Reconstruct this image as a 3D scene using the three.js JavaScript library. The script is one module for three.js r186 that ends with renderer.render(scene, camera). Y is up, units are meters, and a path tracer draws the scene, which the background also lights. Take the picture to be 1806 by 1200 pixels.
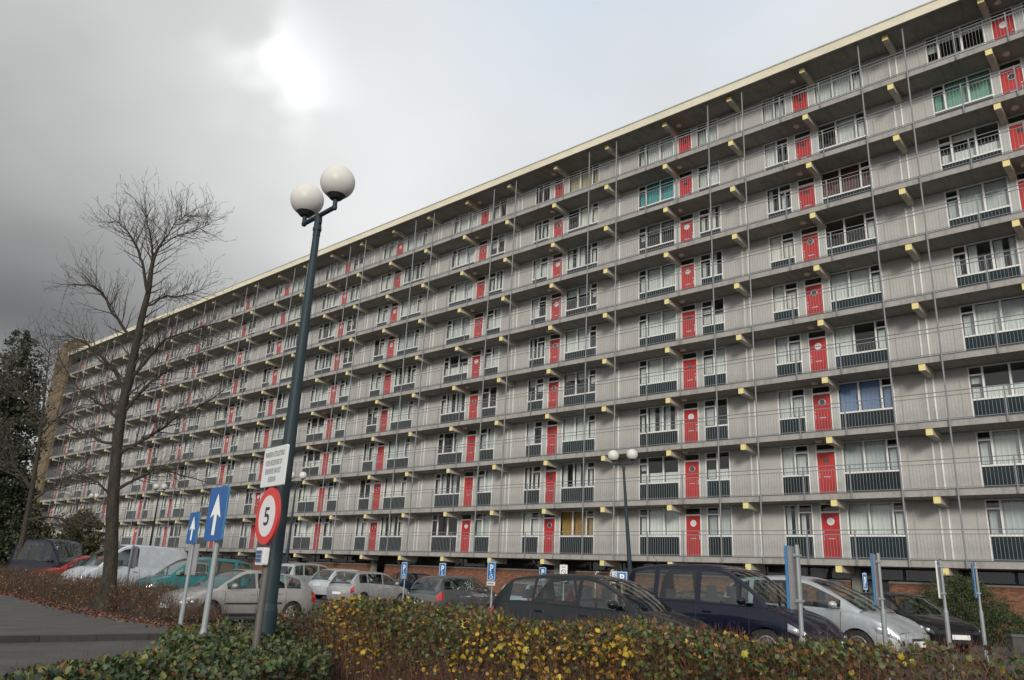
import * as THREE from 'three';
import { mergeGeometries, toCreasedNormals } from 'three/addons/utils/BufferGeometryUtils.js';

// ---------------------------------------------------------------- camera, sky, sun, exposure
const scene = new THREE.Scene();
const renderer = new THREE.WebGLRenderer({ antialias: true });
renderer.toneMapping = THREE.LinearToneMapping;
renderer.toneMappingExposure = 1.46;
renderer.shadowMap.enabled = true;
const EYE = 1.45;
const camera = new THREE.PerspectiveCamera(47.08, 1024 / 680, 0.1, 2000);
camera.rotation.order = 'YXZ';
camera.position.set(8.824, EYE, 35.509);
camera.rotation.set(0.29953, 0.74308, 0.04826);
scene.add(camera);

// seeded random numbers and noise
function rng(seed) { let a = seed >>> 0; return () => { a = (a + 0x6d2b79f5) | 0; let t = Math.imul(a ^ (a >>> 15), 1 | a); t = (t + Math.imul(t ^ (t >>> 7), 61 | t)) ^ t; return ((t ^ (t >>> 14)) >>> 0) / 4294967296; }; }
const hash = (x, y, z) => { let h = Math.imul(x, 374761393) ^ Math.imul(y, 668265263) ^ Math.imul(z, 2147483647 ^ 0x5bd1e995); h = Math.imul(h ^ (h >>> 13), 1274126177); return ((h ^ (h >>> 16)) >>> 0) / 4294967296; };
const sm = (t) => t * t * (3 - 2 * t), lerp = (a, b, t) => a + (b - a) * t, clamp = (v, a, b) => Math.min(b, Math.max(a, v)), sstep = (a, b, v) => sm(clamp((v - a) / (b - a), 0, 1));
function vnoise(x, y, z, per = 0) {
  const xi = Math.floor(x), yi = Math.floor(y), zi = Math.floor(z), u = sm(x - xi), v = sm(y - yi), w = sm(z - zi);
  const W = per ? (i) => ((i % per) + per) % per : (i) => i;
  const n = (a, b, c) => hash(W(xi + a), W(yi + b), zi + c);
  return lerp(lerp(lerp(n(0, 0, 0), n(1, 0, 0), u), lerp(n(0, 1, 0), n(1, 1, 0), u), v), lerp(lerp(n(0, 0, 1), n(1, 0, 1), u), lerp(n(0, 1, 1), n(1, 1, 1), u), v), w);
}
function fbm(x, y, z, oct, per = 0) { let s = 0, a = 0.5, n = 0; for (let i = 0; i < oct; i++) { s += a * vnoise(x, y, z + i * 17, per); n += a; a *= 0.5; x *= 2; y *= 2; z *= 2; per *= 2; } return s / n; }

// overcast sky: cloud deck with a thin bright break ahead, heavy grey cloud low in the west (left), traces of blue to the right
{
  const w = 1024, h = 512, data = new Float32Array(w * h * 4);
  const lobe = (d, x, y, z, width) => { const l = Math.hypot(x, y, z); const c = clamp((d[0] * x + d[1] * y + d[2] * z) / l, -1, 1); const a = Math.acos(c) / width; return Math.exp(-a * a); };
  for (let j = 0; j < h; j++) {
    const el = ((j + 0.5) / h - 0.5) * Math.PI, y = Math.sin(el), r = Math.cos(el);
    for (let i = 0; i < w; i++) {
      const az = ((i + 0.5) / w - 0.5) * 2 * Math.PI, d = [r * Math.cos(az), y, r * Math.sin(az)];
      const yy = Math.max(y, 0.02) + 0.25, px = d[0] / yy, pz = d[2] / yy;
      const n1 = fbm(px * 1.1 + 4.3, pz * 1.1 + 9.1, 2.5, 5), n2 = fbm(px * 2.6 + 1.3, pz * 2.6 + 7.7, 11.5, 5), n3 = fbm(px * 0.55 + 8.3, pz * 0.55 + 2.2, 5.5, 4);
      const addedGlow = lobe(d, 0.45, 0.45, 0.80, 1.15); // brightness added to the unseen sky round the veiled sun, lifts the facade
      let L = (0.515 + 0.26 * (n1 - 0.5) + 0.17 * (n2 - 0.5) + 0.16 * (n3 - 0.5)) * (1 + 0.55 * addedGlow);
      // heavy cloud low over the west
      const west = sstep(0.70, 0.96, (-d[0] * 0.99 + d[2] * 0.12) / Math.max(r, 1e-3) + 0.10 * (n3 - 0.5));
      const low = (1 - sstep(0.08, 0.62, y + 0.14 * (n1 - 0.5))) * (0.36 + 0.64 * sstep(0.15, 0.27, y)); // lighter strip under the cloud
      L *= (1 - 0.90 * west * low) * (1 - 0.20 * west);
      // bright break in the cloud
      const brk = Math.max(lobe(d, -0.734, 0.597, -0.325, 0.05), lobe(d, -0.737, 0.573, -0.357, 0.05), lobe(d, -0.74, 0.548, -0.39, 0.055));
      const rag = fbm(px * 7 + 3.1, pz * 7 + 5.7, 21.5, 4);
      L += brk * 0.26 * sstep(0.36, 0.60, rag) + 0.03 * lobe(d, -0.70, 0.57, -0.42, 0.22);
      L += 0.05 * lobe(d, -0.55, 0.45, -0.70, 0.30);
      // thin cloud, blue showing through
      const blue = clamp(lobe(d, -0.40, 0.70, -0.60, 0.20) * 1.15 * sstep(0.22, 0.66, n1 + 0.06) + 0.25 * sstep(0.56, 0.74, n3), 0, 1) * (1 - west * 0.8);
      L = Math.max(L, 0.05);
      let R = L * 0.985, G = L * 1.0, B = L * 1.005;
      R = lerp(R, 0.38, blue * 0.7); G = lerp(G, 0.47, blue * 0.7); B = lerp(B, 0.57, blue * 0.7);
      if (y < 0) { const k = sstep(0, -0.12, y); R = lerp(R, 0.10, k); G = lerp(G, 0.10, k); B = lerp(B, 0.095, k); }
      const o = (j * w + i) * 4; data[o] = R; data[o + 1] = G; data[o + 2] = B; data[o + 3] = 1;
    }
  }
  const sky = new THREE.DataTexture(data, w, h, THREE.RGBAFormat, THREE.FloatType);
  sky.mapping = THREE.EquirectangularReflectionMapping; sky.magFilter = sky.minFilter = THREE.LinearFilter; sky.wrapS = THREE.RepeatWrapping; sky.needsUpdate = true;
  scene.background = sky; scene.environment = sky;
}
// low veiled sun behind the camera on the right
const sun = new THREE.DirectionalLight(new THREE.Color(1.0, 0.94, 0.84), 1.5);
sun.position.set(52, 38, 95); sun.target.position.set(-20, 4, 0); sun.castShadow = true; sun.shadow.radius = 22; sun.shadow.mapSize.set(4096, 4096);
Object.assign(sun.shadow.camera, { left: -120, right: 120, top: 80, bottom: -80, near: 1, far: 400 });
scene.add(sun, sun.target);

// ---------------------------------------------------------------- helpers
const used = new Map();
const numbered = (name) => { const n = used.get(name) || 0; used.set(name, n + 1); return n ? name + '_' + String(n).padStart(3, '0') : name; };
function tag(o, label, category, group) { Object.assign(o.userData, { label, category }); if (group) o.userData.group = group; return o; }
function thing(name, label, category, [x, y, z], turn = 0, group) { const o = new THREE.Group(); o.name = numbered(name); o.position.set(x, y, z); o.rotation.y = turn; scene.add(o); return tag(o, label, category, group); }
function part(name, geo, mat, parent, x = 0, y = 0, z = 0) { const m = new THREE.Mesh(geo, mat); m.name = name; m.position.set(x, y, z); parent.add(m); return m; }
function struct(name, geo, mat) { const m = new THREE.Mesh(geo, mat); m.name = numbered(name); m.userData.kind = 'structure'; scene.add(m); return m; }
function stuffPart(o) { o.userData.kind = 'stuff'; return o; }
// box from limits with uv in metres
function bx(x0, x1, y0, y1, z0, z1) {
  if (x0 > x1) [x0, x1] = [x1, x0];
  const g = new THREE.BoxGeometry(x1 - x0, y1 - y0, z1 - z0); g.translate((x0 + x1) / 2, (y0 + y1) / 2, (z0 + z1) / 2);
  const p = g.attributes.position, n = g.attributes.normal, u = g.attributes.uv;
  for (let i = 0; i < p.count; i++) { const ax = Math.abs(n.getX(i)), ay = Math.abs(n.getY(i)); if (ax > 0.5) u.setXY(i, p.getZ(i), p.getY(i)); else if (ay > 0.5) u.setXY(i, p.getX(i), p.getZ(i)); else u.setXY(i, p.getX(i), p.getY(i)); }
  return g;
}
const flat = (g) => { const o = g.index ? g.toNonIndexed() : g; for (const k of Object.keys(o.attributes)) if (!['position', 'normal', 'uv'].includes(k)) o.deleteAttribute(k); if (!o.attributes.uv) o.setAttribute('uv', new THREE.BufferAttribute(new Float32Array(o.attributes.position.count * 2), 2)); return o; };
const join = (list) => mergeGeometries(list.map(flat));
const quad = (x0, x1, y0, y1, z) => { const g = new THREE.PlaneGeometry(Math.abs(x1 - x0), y1 - y0); g.translate((x0 + x1) / 2, (y0 + y1) / 2, z); return g; };
function cyl(r0, r1, y0, y1, x = 0, z = 0, seg = 10, open = false) { const g = new THREE.CylinderGeometry(r1, r0, y1 - y0, seg, 1, open); g.translate(x, (y0 + y1) / 2, z); return g; }
function bar(a, b, r, seg = 6, r2 = r) { const A = new THREE.Vector3(...a), B = new THREE.Vector3(...b), d = B.clone().sub(A), g = new THREE.CylinderGeometry(r2, r, d.length(), seg, 1); g.applyQuaternion(new THREE.Quaternion().setFromUnitVectors(new THREE.Vector3(0, 1, 0), d.normalize())); const c = A.add(B).multiplyScalar(0.5); g.translate(c.x, c.y, c.z); return g; }

// textures
function tex(n, fn, srgb = true, rep = 1) {
  const d = new Uint8Array(n * n * 4);
  for (let j = 0; j < n; j++) for (let i = 0; i < n; i++) { const c = fn(i / n, j / n), o = (j * n + i) * 4; d[o] = clamp(c[0], 0, 1) * 255; d[o + 1] = clamp(c[1], 0, 1) * 255; d[o + 2] = clamp(c[2], 0, 1) * 255; d[o + 3] = 255; }
  const t = new THREE.DataTexture(d, n, n); t.wrapS = t.wrapT = THREE.RepeatWrapping; t.magFilter = THREE.LinearFilter; t.minFilter = THREE.LinearMipmapLinearFilter; t.generateMipmaps = true; if (srgb) t.colorSpace = THREE.SRGBColorSpace; t.repeat.set(rep, rep); t.needsUpdate = true; return t;
}
const grey = (v) => [v, v, v];
function shift(t, ox, oy, rx, ry) { const c = t.clone(); c.offset.set(ox, oy); if (rx) c.repeat.set(rx, ry ?? rx); c.needsUpdate = true; return c; }
const T_plaster = tex(256, (u, v) => grey(0.965 + 0.10 * (fbm(u * 4, v * 4, 1, 4, 4) - 0.5) + 0.06 * (fbm(u * 32, v * 32, 3, 2, 32) - 0.5)), true, 0.3);
const T_concrete = tex(512, (u, v) => { const a = fbm(u * 6, v * 6, 7, 5, 6), b = fbm(u * 40, v * 40, 9, 3, 40), s = fbm(u * 24, v * 2, 13, 3, 0); return grey(0.94 + 0.16 * (a - 0.5) + 0.10 * (b - 0.5) - 0.07 * sstep(0.55, 0.75, s)); }, true, 0.25);
const T_rough = tex(256, (u, v) => grey(0.5 + 0.5 * (fbm(u * 24, v * 24, 21, 4, 24) - 0.5)), false, 0.5);
const T_asphalt = tex(512, (u, v) => { const a = fbm(u * 5, v * 5, 31, 5, 5), b = hash(Math.floor(u * 512), Math.floor(v * 512), 3), c = fbm(u * 60, v * 60, 5, 2, 60); return grey(0.80 + 0.25 * (a - 0.5) + 0.18 * (b - 0.5) + 0.2 * (c - 0.5)); }, true, 0.3);
const T_brick = tex(512, (u, v) => { // fine courses, too small to tell apart from here
  const rows = 32, r = Math.floor(v * rows), fv = v * rows - r, cu = u * 10 + (r % 2) * 0.5, c = Math.floor(cu), fu = cu - c;
  const m = (fv < 0.13 || fu < 0.05) ? 1 : 0, t = hash(c % 10, r, 5), n = fbm(u * 30, v * 30, 2, 3, 30), k = 0.80 + 0.22 * (t - 0.5) + 0.2 * (n - 0.5);
  return m ? [0.72 + 0.1 * n, 0.70 + 0.1 * n, 0.66 + 0.1 * n] : [k, k * 0.985, k * 0.96];
}, true, 0.48);
const std = (r, g, b, rough = 0.8, extra = {}) => new THREE.MeshStandardMaterial({ color: new THREE.Color().setRGB(r, g, b), roughness: rough, ...extra });
const phys = (r, g, b, rough, extra = {}) => new THREE.MeshPhysicalMaterial({ color: new THREE.Color().setRGB(r, g, b), roughness: rough, ...extra });
const M = {
  panel: [0, 1, 2, 3].map((i) => std(0.47 + 0.012 * (i % 3), 0.455 + 0.012 * (i % 3), 0.43 + 0.012 * (i % 3), 0.75, { map: shift(T_plaster, i * 0.27, i * 0.41), bumpMap: T_rough, bumpScale: 0.0008 })),
  sidePanel: std(0.50, 0.51, 0.49, 0.7, { map: T_plaster }),
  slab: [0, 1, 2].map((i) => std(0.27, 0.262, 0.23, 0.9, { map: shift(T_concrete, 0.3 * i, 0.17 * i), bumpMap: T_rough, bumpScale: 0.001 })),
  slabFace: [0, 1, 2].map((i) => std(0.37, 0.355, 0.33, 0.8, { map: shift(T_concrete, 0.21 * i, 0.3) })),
  bars: std(0.24, 0.25, 0.25, 0.55),
  beam: std(0.52, 0.49, 0.41, 0.8, { map: T_concrete }),
  yellow: std(0.76, 0.64, 0.27, 0.55, { map: T_plaster }),
  fascia: std(0.70, 0.65, 0.50, 0.65, { map: shift(T_plaster, 0, 0, 0.1, 0.3) }),
  strip: std(0.10, 0.105, 0.11, 0.55),
  white: std(0.86, 0.855, 0.83, 0.45, { map: T_plaster }),
  red: [[0.50, 0.026, 0.026], [0.46, 0.028, 0.028], [0.52, 0.034, 0.030]].map((c) => std(...c, 0.5, { map: T_plaster })),
  spandrel: [[0.016, 0.030, 0.036], [0.020, 0.030, 0.035], [0.014, 0.022, 0.026]].map((c) => phys(...c, 0.45, { specularIntensity: 0.4 })),
  glass: phys(0.92, 0.95, 0.94, 0.02, { transmission: 1, thickness: 0, ior: 1.5 }),
  darkSash: std(0.045, 0.05, 0.05, 0.4),
  steel: std(0.20, 0.21, 0.22, 0.55),
  room: std(0.30, 0.27, 0.23, 0.9), 
  brick: std(0.36, 0.17, 0.115, 0.9, { map: T_brick, bumpMap: T_brick, bumpScale: 0.003 }),
  tan: std(0.25, 0.195, 0.12, 0.9, { map: T_brick, bumpMap: T_brick, bumpScale: 0.004 }),
  coping: std(0.42, 0.40, 0.36, 0.8, { map: T_concrete }),
  black: std(0.018, 0.018, 0.02, 0.5),
  alu: std(0.55, 0.56, 0.57, 0.4, { metalness: 0.8 }),
  greyDoor: std(0.20, 0.21, 0.21, 0.6),
  galv: std(0.30, 0.325, 0.335, 0.55, { metalness: 0.25, map: T_concrete }),
};

// ---------------------------------------------------------------- terrain
const gh = (x, z) => 0.20 * sstep(-14, -26, x) + 0.22 * sstep(-4, 1, x) * (1 - sstep(22.5, 26, z)) + 0.22 * sstep(3, 6.5, x) * (1 - sstep(21, 26, z));
function sheet(xs, zs, dy, uvScale = 1) {
  const pos = [], uv = [], idx = [];
  for (const z of zs) for (const x of xs) { pos.push(x, gh(x, z) + dy, z); uv.push(x * uvScale, z * uvScale); }
  const n = xs.length;
  for (let j = 0; j < zs.length - 1; j++) for (let i = 0; i < n - 1; i++) { const a = j * n + i; idx.push(a, a + n, a + 1, a + 1, a + n, a + n + 1); }
  const g = new THREE.BufferGeometry(); g.setAttribute('position', new THREE.Float32BufferAttribute(pos, 3)); g.setAttribute('uv', new THREE.Float32BufferAttribute(uv, 2)); g.setIndex(idx); g.computeVertexNormals(); return g;
}
const range = (a, b, n) => Array.from({ length: n + 1 }, (_, i) => a + (b - a) * i / n);
struct('ground', sheet([-900, -500, -300, -200, ...range(-150, 60, 105), 100, 200, 500], [-700, -300, -150, ...range(-60, 60, 60), 100, 200, 500], 0), std(0.095, 0.092, 0.088, 0.9, { map: T_asphalt, bumpMap: T_rough, bumpScale: 0.004 }));
struct('pavement', sheet(range(-70, -7.75, 60), range(26.2, 60, 30), 0.105), std(0.105, 0.098, 0.088, 0.85, { map: shift(T_asphalt, 0, 0, 0.45), bumpMap: T_rough, bumpScale: 0.003 }));
{
  const k = new THREE.Group(); k.name = 'kerb'; k.userData.kind = 'structure'; scene.add(k);
  const g = [bx(-7.746, -7.6, -0.1, 0.118, -0.495, 0.495), bx(-7.746, -7.6, -0.1, 0.115, -0.496, 0.494)], ms = [std(0.05, 0.047, 0.043, 0.9, { map: T_concrete }), std(0.043, 0.041, 0.038, 0.9, { map: shift(T_concrete, 0.4, 0.2) })];
  for (let i = 0; i < 26; i++) part('kerb_stone', g[i % 2], ms[(i * 7) % 3 % 2], k, 0.006 * Math.sin(i * 2.3), gh(-7.7, 26.4 + i), 26.4 + i);
  const g2 = bx(-0.495, 0.495, -0.1, 0.118, 26.05, 26.19);
  for (let i = 0; i < 40; i++) part('kerb_stone', g2, ms[i % 2], k, -8.25 - i, gh(-8.25 - i, 26.1), 0);
}
struct('planting_bed', sheet(range(-60, -7.6, 40), range(24.2, 26.04, 3), 0.05), std(0.055, 0.040, 0.028, 0.95, { map: T_asphalt }));

// ---------------------------------------------------------------- the block of flats
const B = 4.151, Y0 = 2.76, H = 2.8, ZW = -1.45, XL = -104.9, XR = 4 * B, ZIN = -3.7;
const bld = thing('apartment_building', 'long nine storey grey gallery block with rows of red front doors', 'building', [0, 0, 0]);
const R1 = rng(77);
const KS = []; for (let k = -3; k <= 25; k += 2) KS.push(k);
const floorY = (i) => Y0 + H * i;
// slabs, nosing and roof
for (let i = 0; i < 9; i++) {
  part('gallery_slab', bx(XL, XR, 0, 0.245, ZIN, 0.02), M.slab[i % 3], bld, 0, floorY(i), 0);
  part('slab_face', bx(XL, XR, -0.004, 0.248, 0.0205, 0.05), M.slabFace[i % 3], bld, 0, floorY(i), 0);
  part('slab_edge_strip', bx(XL, XR, 0.249, 0.292, 0.012, 0.056), M.strip, bld, 0, floorY(i), 0);
}
const roof = part('roof', bx(XL - 0.3, XR + 0.3, 0, 0.42, -11.5, 0.40), M.slab[1], bld, 0, floorY(9), 0);
part('fascia', bx(XL - 0.3, XR + 0.3, -0.03, 0.43, 0.404, 0.46), M.fascia, roof);
part('roof_trim', bx(XL - 0.32, XR + 0.32, 0.433, 0.50, 0.20, 0.49), std(0.42, 0.41, 0.37, 0.5, { map: T_concrete }), roof);
part('core', bx(XL, XR, 0, floorY(9) - 0.004, -11.2, ZIN - 0.004), M.room, bld);
part('end_wall', bx(XR + 0.004, XR + 0.25, 0, floorY(9) - 0.004, -11.2, 0.02), M.panel[0], bld);
// party walls behind the facade
for (let k = -4; k <= 24; k += 2) part('party_wall', bx(-0.1, 0.1, Y0 + 0.25, floorY(9) - 0.006, ZIN, ZW - 0.11), M.room, bld, -k * B, 0, 0);

// beams with yellow ends
{
  const g = bx(-0.02, 0.24, -0.32, -0.004, ZW - 0.02, 0.0), p = g.attributes.position;
  for (let i = 0; i < p.count; i++) if (p.getZ(i) > -0.1 && p.getY(i) < -0.2) p.setY(i, -0.285);
  g.computeVertexNormals();
  const e = bx(-0.024, 0.244, -0.288, -0.006, 0.001, 0.016);
  for (let i = 0; i <= 9; i++) for (let k = -4; k <= 25; k++) { const b = part('beam', g, M.beam, bld, -k * B, floorY(i), 0); part('painted_end', e, M.yellow, b); }
}
// railings: two rails, foot rail and bars for each bay; posts; full-height posts
{
  const bars = [], n = 31; for (let j = 0; j < n; j++) { const x = -B / 2 + (j + 0.5) * B / n; bars.push(bx(x - 0.005, x + 0.005, 0.34, 1.28, 0.077, 0.093)); }
  const bg = join(bars), rg = join([bx(-B / 2, B / 2, 1.275, 1.305, 0.068, 0.102), bx(-B / 2, B / 2, 0.315, 0.34, 0.07, 0.10), (() => { const c = bar([-B / 2, 1.47, 0.085], [B / 2, 1.47, 0.085], 0.021, 6); return c; })()]);
  const pg = join([bx(-0.028, 0.028, 0.02, 1.48, 0.104, 0.134)]);
  const fg = cyl(0.036, 0.036, floorY(0) - 0.02, floorY(9) + 0.02, 0, 0.14, 8);
  for (let k = -3; k <= 25; k++) for (let i = 0; i < 9; i++) { if (k === 25 && false) continue; const r = part('railing', rg, M.steel, bld, -k * B, floorY(i), 0); stuffPart(part('balusters', bg, M.bars, r)); }
  for (let k = -3; k <= 24; k++) for (const o of [-0.25, 0.25]) {
    const x = -(k + o) * B - 0.1;
    if (Math.abs(k % 2) === 1) for (let i = 0; i < 9; i++) part('railing_post', pg, M.steel, bld, x, floorY(i), 0);
    else part('gallery_post', fg, M.steel, bld, x, 0, 0);
  }
}
// flats
const curtainCols = [[0.66, 0.68, 0.66], [0.58, 0.60, 0.59], [0.72, 0.71, 0.65], [0.48, 0.51, 0.51]].map((c) => std(...c, 0.95, { side: THREE.DoubleSide }));
const sheer = phys(0.80, 0.82, 0.80, 1, { transmission: 0.2, thickness: 0, side: THREE.DoubleSide });
const curtainSpecial = { ochre: std(0.36, 0.22, 0.07, 0.95), teal: std(0.03, 0.28, 0.30, 0.9), green: std(0.16, 0.34, 0.26, 0.9), blue: std(0.16, 0.24, 0.42, 0.9), brown: std(0.10, 0.035, 0.03, 0.9), beige: std(0.45, 0.38, 0.24, 0.9) };
const curtainGeo = new Map();
function curtain(w, h, amp = 0.02) {
  const key = [w.toFixed(2), h.toFixed(2), amp].join();
  if (!curtainGeo.has(key)) {
    const n = Math.max(8, Math.round(w / 0.04)), g = new THREE.PlaneGeometry(w, h, n, 3), p = g.attributes.position;
    for (let i = 0; i < p.count; i++) { const x = p.getX(i), t = (p.getY(i) + h / 2) / h; p.setZ(i, amp * (Math.sin(x * 58) + 0.6 * Math.sin(x * 31 + 1.3)) * (0.6 + 0.4 * (1 - t))); }
    g.computeVertexNormals(); curtainGeo.set(key, g);
  }
  return curtainGeo.get(key);
}
// odd-coloured curtains seen behind single windows: bay,storey
const SPECIAL = { '5,0': 'ochre', '3,7': 'teal', '-1,7': 'green', '1,2': 'blue', '1,6': 'brown', '5,8': 'beige' };
const FL = {};
for (const s of [1, -1]) {
  const b = (x0, x1, y0, y1, z0, z1) => bx(s * x0, s * x1, y0, y1, z0, z1), q = (x0, x1, y0, y1, z) => quad(s * x0, s * x1, y0, y1, z);
  const zf = ZW + 0.012, zb = ZW - 0.07, top = 2.785;
  const win = (x0, x1, ms, cas, mainLeft) => {
    const f = [b(x0, x0 + 0.055, 0.26, top, zb, zf), b(x1 - 0.055, x1, 0.26, top, zb, zf), b(x0 + 0.056, x1 - 0.056, 2.735, top - 0.001, zb + 0.002, zf - 0.002), b(x0 + 0.056, x1 - 0.056, 1.30, 1.375, zb + 0.004, zf + 0.02), b(x0 + 0.056, x1 - 0.056, 0.262, 0.31, zb + 0.003, zf - 0.003)];
    for (const m of ms) f.push(b(m - 0.04, m + 0.04, 1.3755, 2.7345, zb + 0.001, zf - 0.001));
    f.push(b(cas[0], cas[1], 2.37, 2.44, zb + 0.003, zf - 0.002));
    return join(f);
  };
  const sash = (c0, c1) => join([b(c0 + 0.004, c0 + 0.034, 1.377, 2.368, zb + 0.005, zf - 0.012), b(c1 - 0.034, c1 - 0.004, 1.377, 2.368, zb + 0.005, zf - 0.012), b(c0 + 0.034, c1 - 0.034, 1.377, 1.407, zb + 0.005, zf - 0.012), b(c0 + 0.034, c1 - 0.034, 2.338, 2.368, zb + 0.005, zf - 0.012)]);
  const zg = ZW - 0.03;
  FL[s] = {
    big: win(0.12, 2.65, [1.10, 2.10], [2.141, 2.594]), bigCols: [[0.175, 1.06], [1.14, 2.06], [2.14, 2.595]],
    small: win(-2.82, -1.43, [-2.10], [-2.059, -1.486]), smallCols: [[-2.765, -2.14], [-2.06, -1.485]],
    bigPanes: [q(0.175, 1.06, 1.375, 2.735, zg), q(1.14, 2.06, 1.375, 2.735, zg), q(2.17, 2.565, 1.405, 2.34, zg), q(2.14, 2.595, 2.44, 2.735, zg)], bigSash: sash(2.14, 2.595),
    smallPanes: [q(-2.765, -2.14, 1.375, 2.735, zg), q(-2.03, -1.515, 1.405, 2.34, zg), q(-2.06, -1.485, 2.44, 2.735, zg)], smallSash: sash(-2.06, -1.485),
    bigSp: b(0.177, 2.593, 0.312, 1.298, ZW - 0.06, ZW - 0.022), smallSp: b(-2.763, -1.487, 0.312, 1.298, ZW - 0.06, ZW - 0.022),
    blankR: b(2.654, B - 0.003, 0.25, 2.795, ZW - 0.1, ZW), blankL: b(-B + 0.003, -2.824, 0.25, 2.795, ZW - 0.1, ZW),
    sideA: b(-0.166, 0.117, 0.25, 2.795, ZW - 0.09, ZW - 0.006), sideB: b(-1.427, -1.106, 0.25, 2.795, ZW - 0.09, ZW - 0.006),
    doorFrame: join([b(-1.103, -1.05, 0.26, top, zb, zf), b(-0.222, -0.169, 0.26, top, zb, zf), b(-1.049, -0.223, 2.36, 2.44, zb + 0.002, zf - 0.002), b(-1.049, -0.223, 2.735, top - 0.001, zb + 0.002, zf - 0.002)]),
    door: b(-1.047, -0.225, 0.262, 2.357, ZW - 0.06, ZW - 0.024), transom: q(-1.05, -0.222, 2.44, 2.735, zg),
    thin: b(2.925, 2.975, 0.25, 2.79, ZW + 0.001, ZW + 0.03),
    doorX: s * -0.636, handleX: s * -0.98,
  };
}
const battenG = [bx(-0.215, -0.15, 0.25, 2.47, ZW + 0.001, ZW + 0.035), bx(0.10, 0.165, 0.25, 2.47, ZW + 0.001, ZW + 0.035)];
const ring = new THREE.TorusGeometry(0.15, 0.022, 6, 24), disc = new THREE.CircleGeometry(0.15, 24), squareWin = bx(-0.13, 0.13, -0.09, 0.09, 0, 0.008);
const handleG = join([bx(-0.02, 0.02, -0.12, 0.12, 0, 0.012), bar([0, 0.05, 0.03], [0.1, 0.05, 0.03], 0.011, 6), bx(-0.035, 0.035, 0.2, 0.26, 0, 0.03)]);
const slotG = bx(-0.15, 0.15, -0.022, 0.022, 0, 0.008);
const lampG = cyl(0.14, 0.16, -0.09, -0.002, 0, 0, 16);
const lampM = std(0.55, 0.52, 0.44, 0.4), portLight = std(0.60, 0.62, 0.62, 0.3), portDark = phys(0.05, 0.06, 0.065, 0.15);
for (const k of KS) for (let i = 0; i < 9; i++) {
  const s = ((k % 4) + 4) % 4 === 1 ? 1 : -1, F = FL[s], x = -k * B, y = floorY(i), last = k === 25;
  const pick = (a) => a[Math.floor(R1() * a.length)];
  part('wall_panel', F.blankR, pick(M.panel), bld, x, y, 0); 
  part('wall_joint_cover', F.thin, M.panel[2], bld, x, y, 0);
  part('door_side_panel', F.sideA, M.sidePanel, bld, x, y, 0);
  if (!last) { part('wall_panel', F.blankL, pick(M.panel), bld, x, y, 0); part('door_side_panel', F.sideB, M.sidePanel, bld, x, y, 0); }
  // front door
  const fr = part('door_frame', F.doorFrame, M.white, bld, x, y, 0);
  part('transom_pane', F.transom, M.glass, fr);
  const d = part('front_door', F.door, pick(M.red), bld, x, y, 0);
  const r0 = R1();
  if (r0 < 0.72) { const rr = part('porthole_ring', ring, r0 < 0.4 ? M.white : M.alu, d, F.doorX, 1.98, ZW - 0.022); rr.scale.z = 0.6; part('porthole', disc, r0 < 0.45 ? portLight : portDark, d, F.doorX, 1.98, ZW - 0.019); }
  else part('door_window', squareWin, portDark, d, F.doorX, 1.98, ZW - 0.023);
  part('door_handle', handleG, M.alu, d, F.handleX, 1.28, ZW - 0.023).scale.x = s;
  part('letter_slot', slotG, M.alu, d, F.doorX, 1.22, ZW - 0.023);
  part('ceiling_lamp', lampG, lampM, bld, x + s * 0.1 - s * 0.75, y + H, -0.75);
  // windows
  const dress = (w, cols, big) => {
    const t = R1(), zc = ZW - 0.17 - 0.05 * R1(), sp = SPECIAL[k + ',' + i];
    let mat = t < 0.62 ? sheer : pick(curtainCols); const style = sp && big ? 'full' : R1();
    if (sp && big) mat = curtainSpecial[sp];
    cols.forEach(([a, c], n) => {
      const a0 = s * a, c0 = s * c, mid = (a0 + c0) / 2, ww = Math.abs(c0 - a0), cas = n === cols.length - 1;
      const y0 = 1.39, y1 = cas ? 2.36 : 2.74;
      const put = (m, x0, w0, yy0, yy1) => part('curtain', curtain(w0, yy1 - yy0), m, w, x0, (yy0 + yy1) / 2, zc);
      if (style === 'full' || style < 0.64) { if (!(style !== 'full' && R1() < 0.14)) put(mat, mid, ww + 0.05, y0, y1); }
      else if (style < 0.78) { put(mat, mid - ww * 0.30, ww * 0.36, y0, y1); if (R1() < 0.7) put(mat, mid + ww * 0.32, ww * 0.3, y0, y1); }
      else if (style < 0.89) { put(sheer, mid, ww + 0.04, y0, y0 + 0.52); if (R1() < 0.3) put(mat, mid, ww + 0.04, y1 - 0.3, y1); }
      else if (style < 0.96) { put(mat, mid, ww + 0.04, y1 - 0.42, y1); }
    });
  };
  const wb = part('window', F.big, M.white, bld, x, y, 0); F.bigPanes.forEach((g) => part('pane', g, M.glass, wb)); part('sash', F.bigSash, M.darkSash, wb); dress(wb, F.bigCols, true);
  part('spandrel_panel', F.bigSp, pick(M.spandrel), bld, x, y, 0);
  if (!last) {
    const ws = part('window', F.small, M.white, bld, x, y, 0); F.smallPanes.forEach((g) => part('pane', g, M.glass, ws)); part('sash', F.smallSash, M.darkSash, ws); dress(ws, F.smallCols, false);
    part('spandrel_panel', F.smallSp, pick(M.spandrel), bld, x, y, 0);
  }
}
for (let k = -2; k <= 24; k += 2) for (let i = 0; i < 9; i++) for (const g of battenG) part('wall_batten', g, M.white, bld, -k * B, floorY(i), 0);
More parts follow.
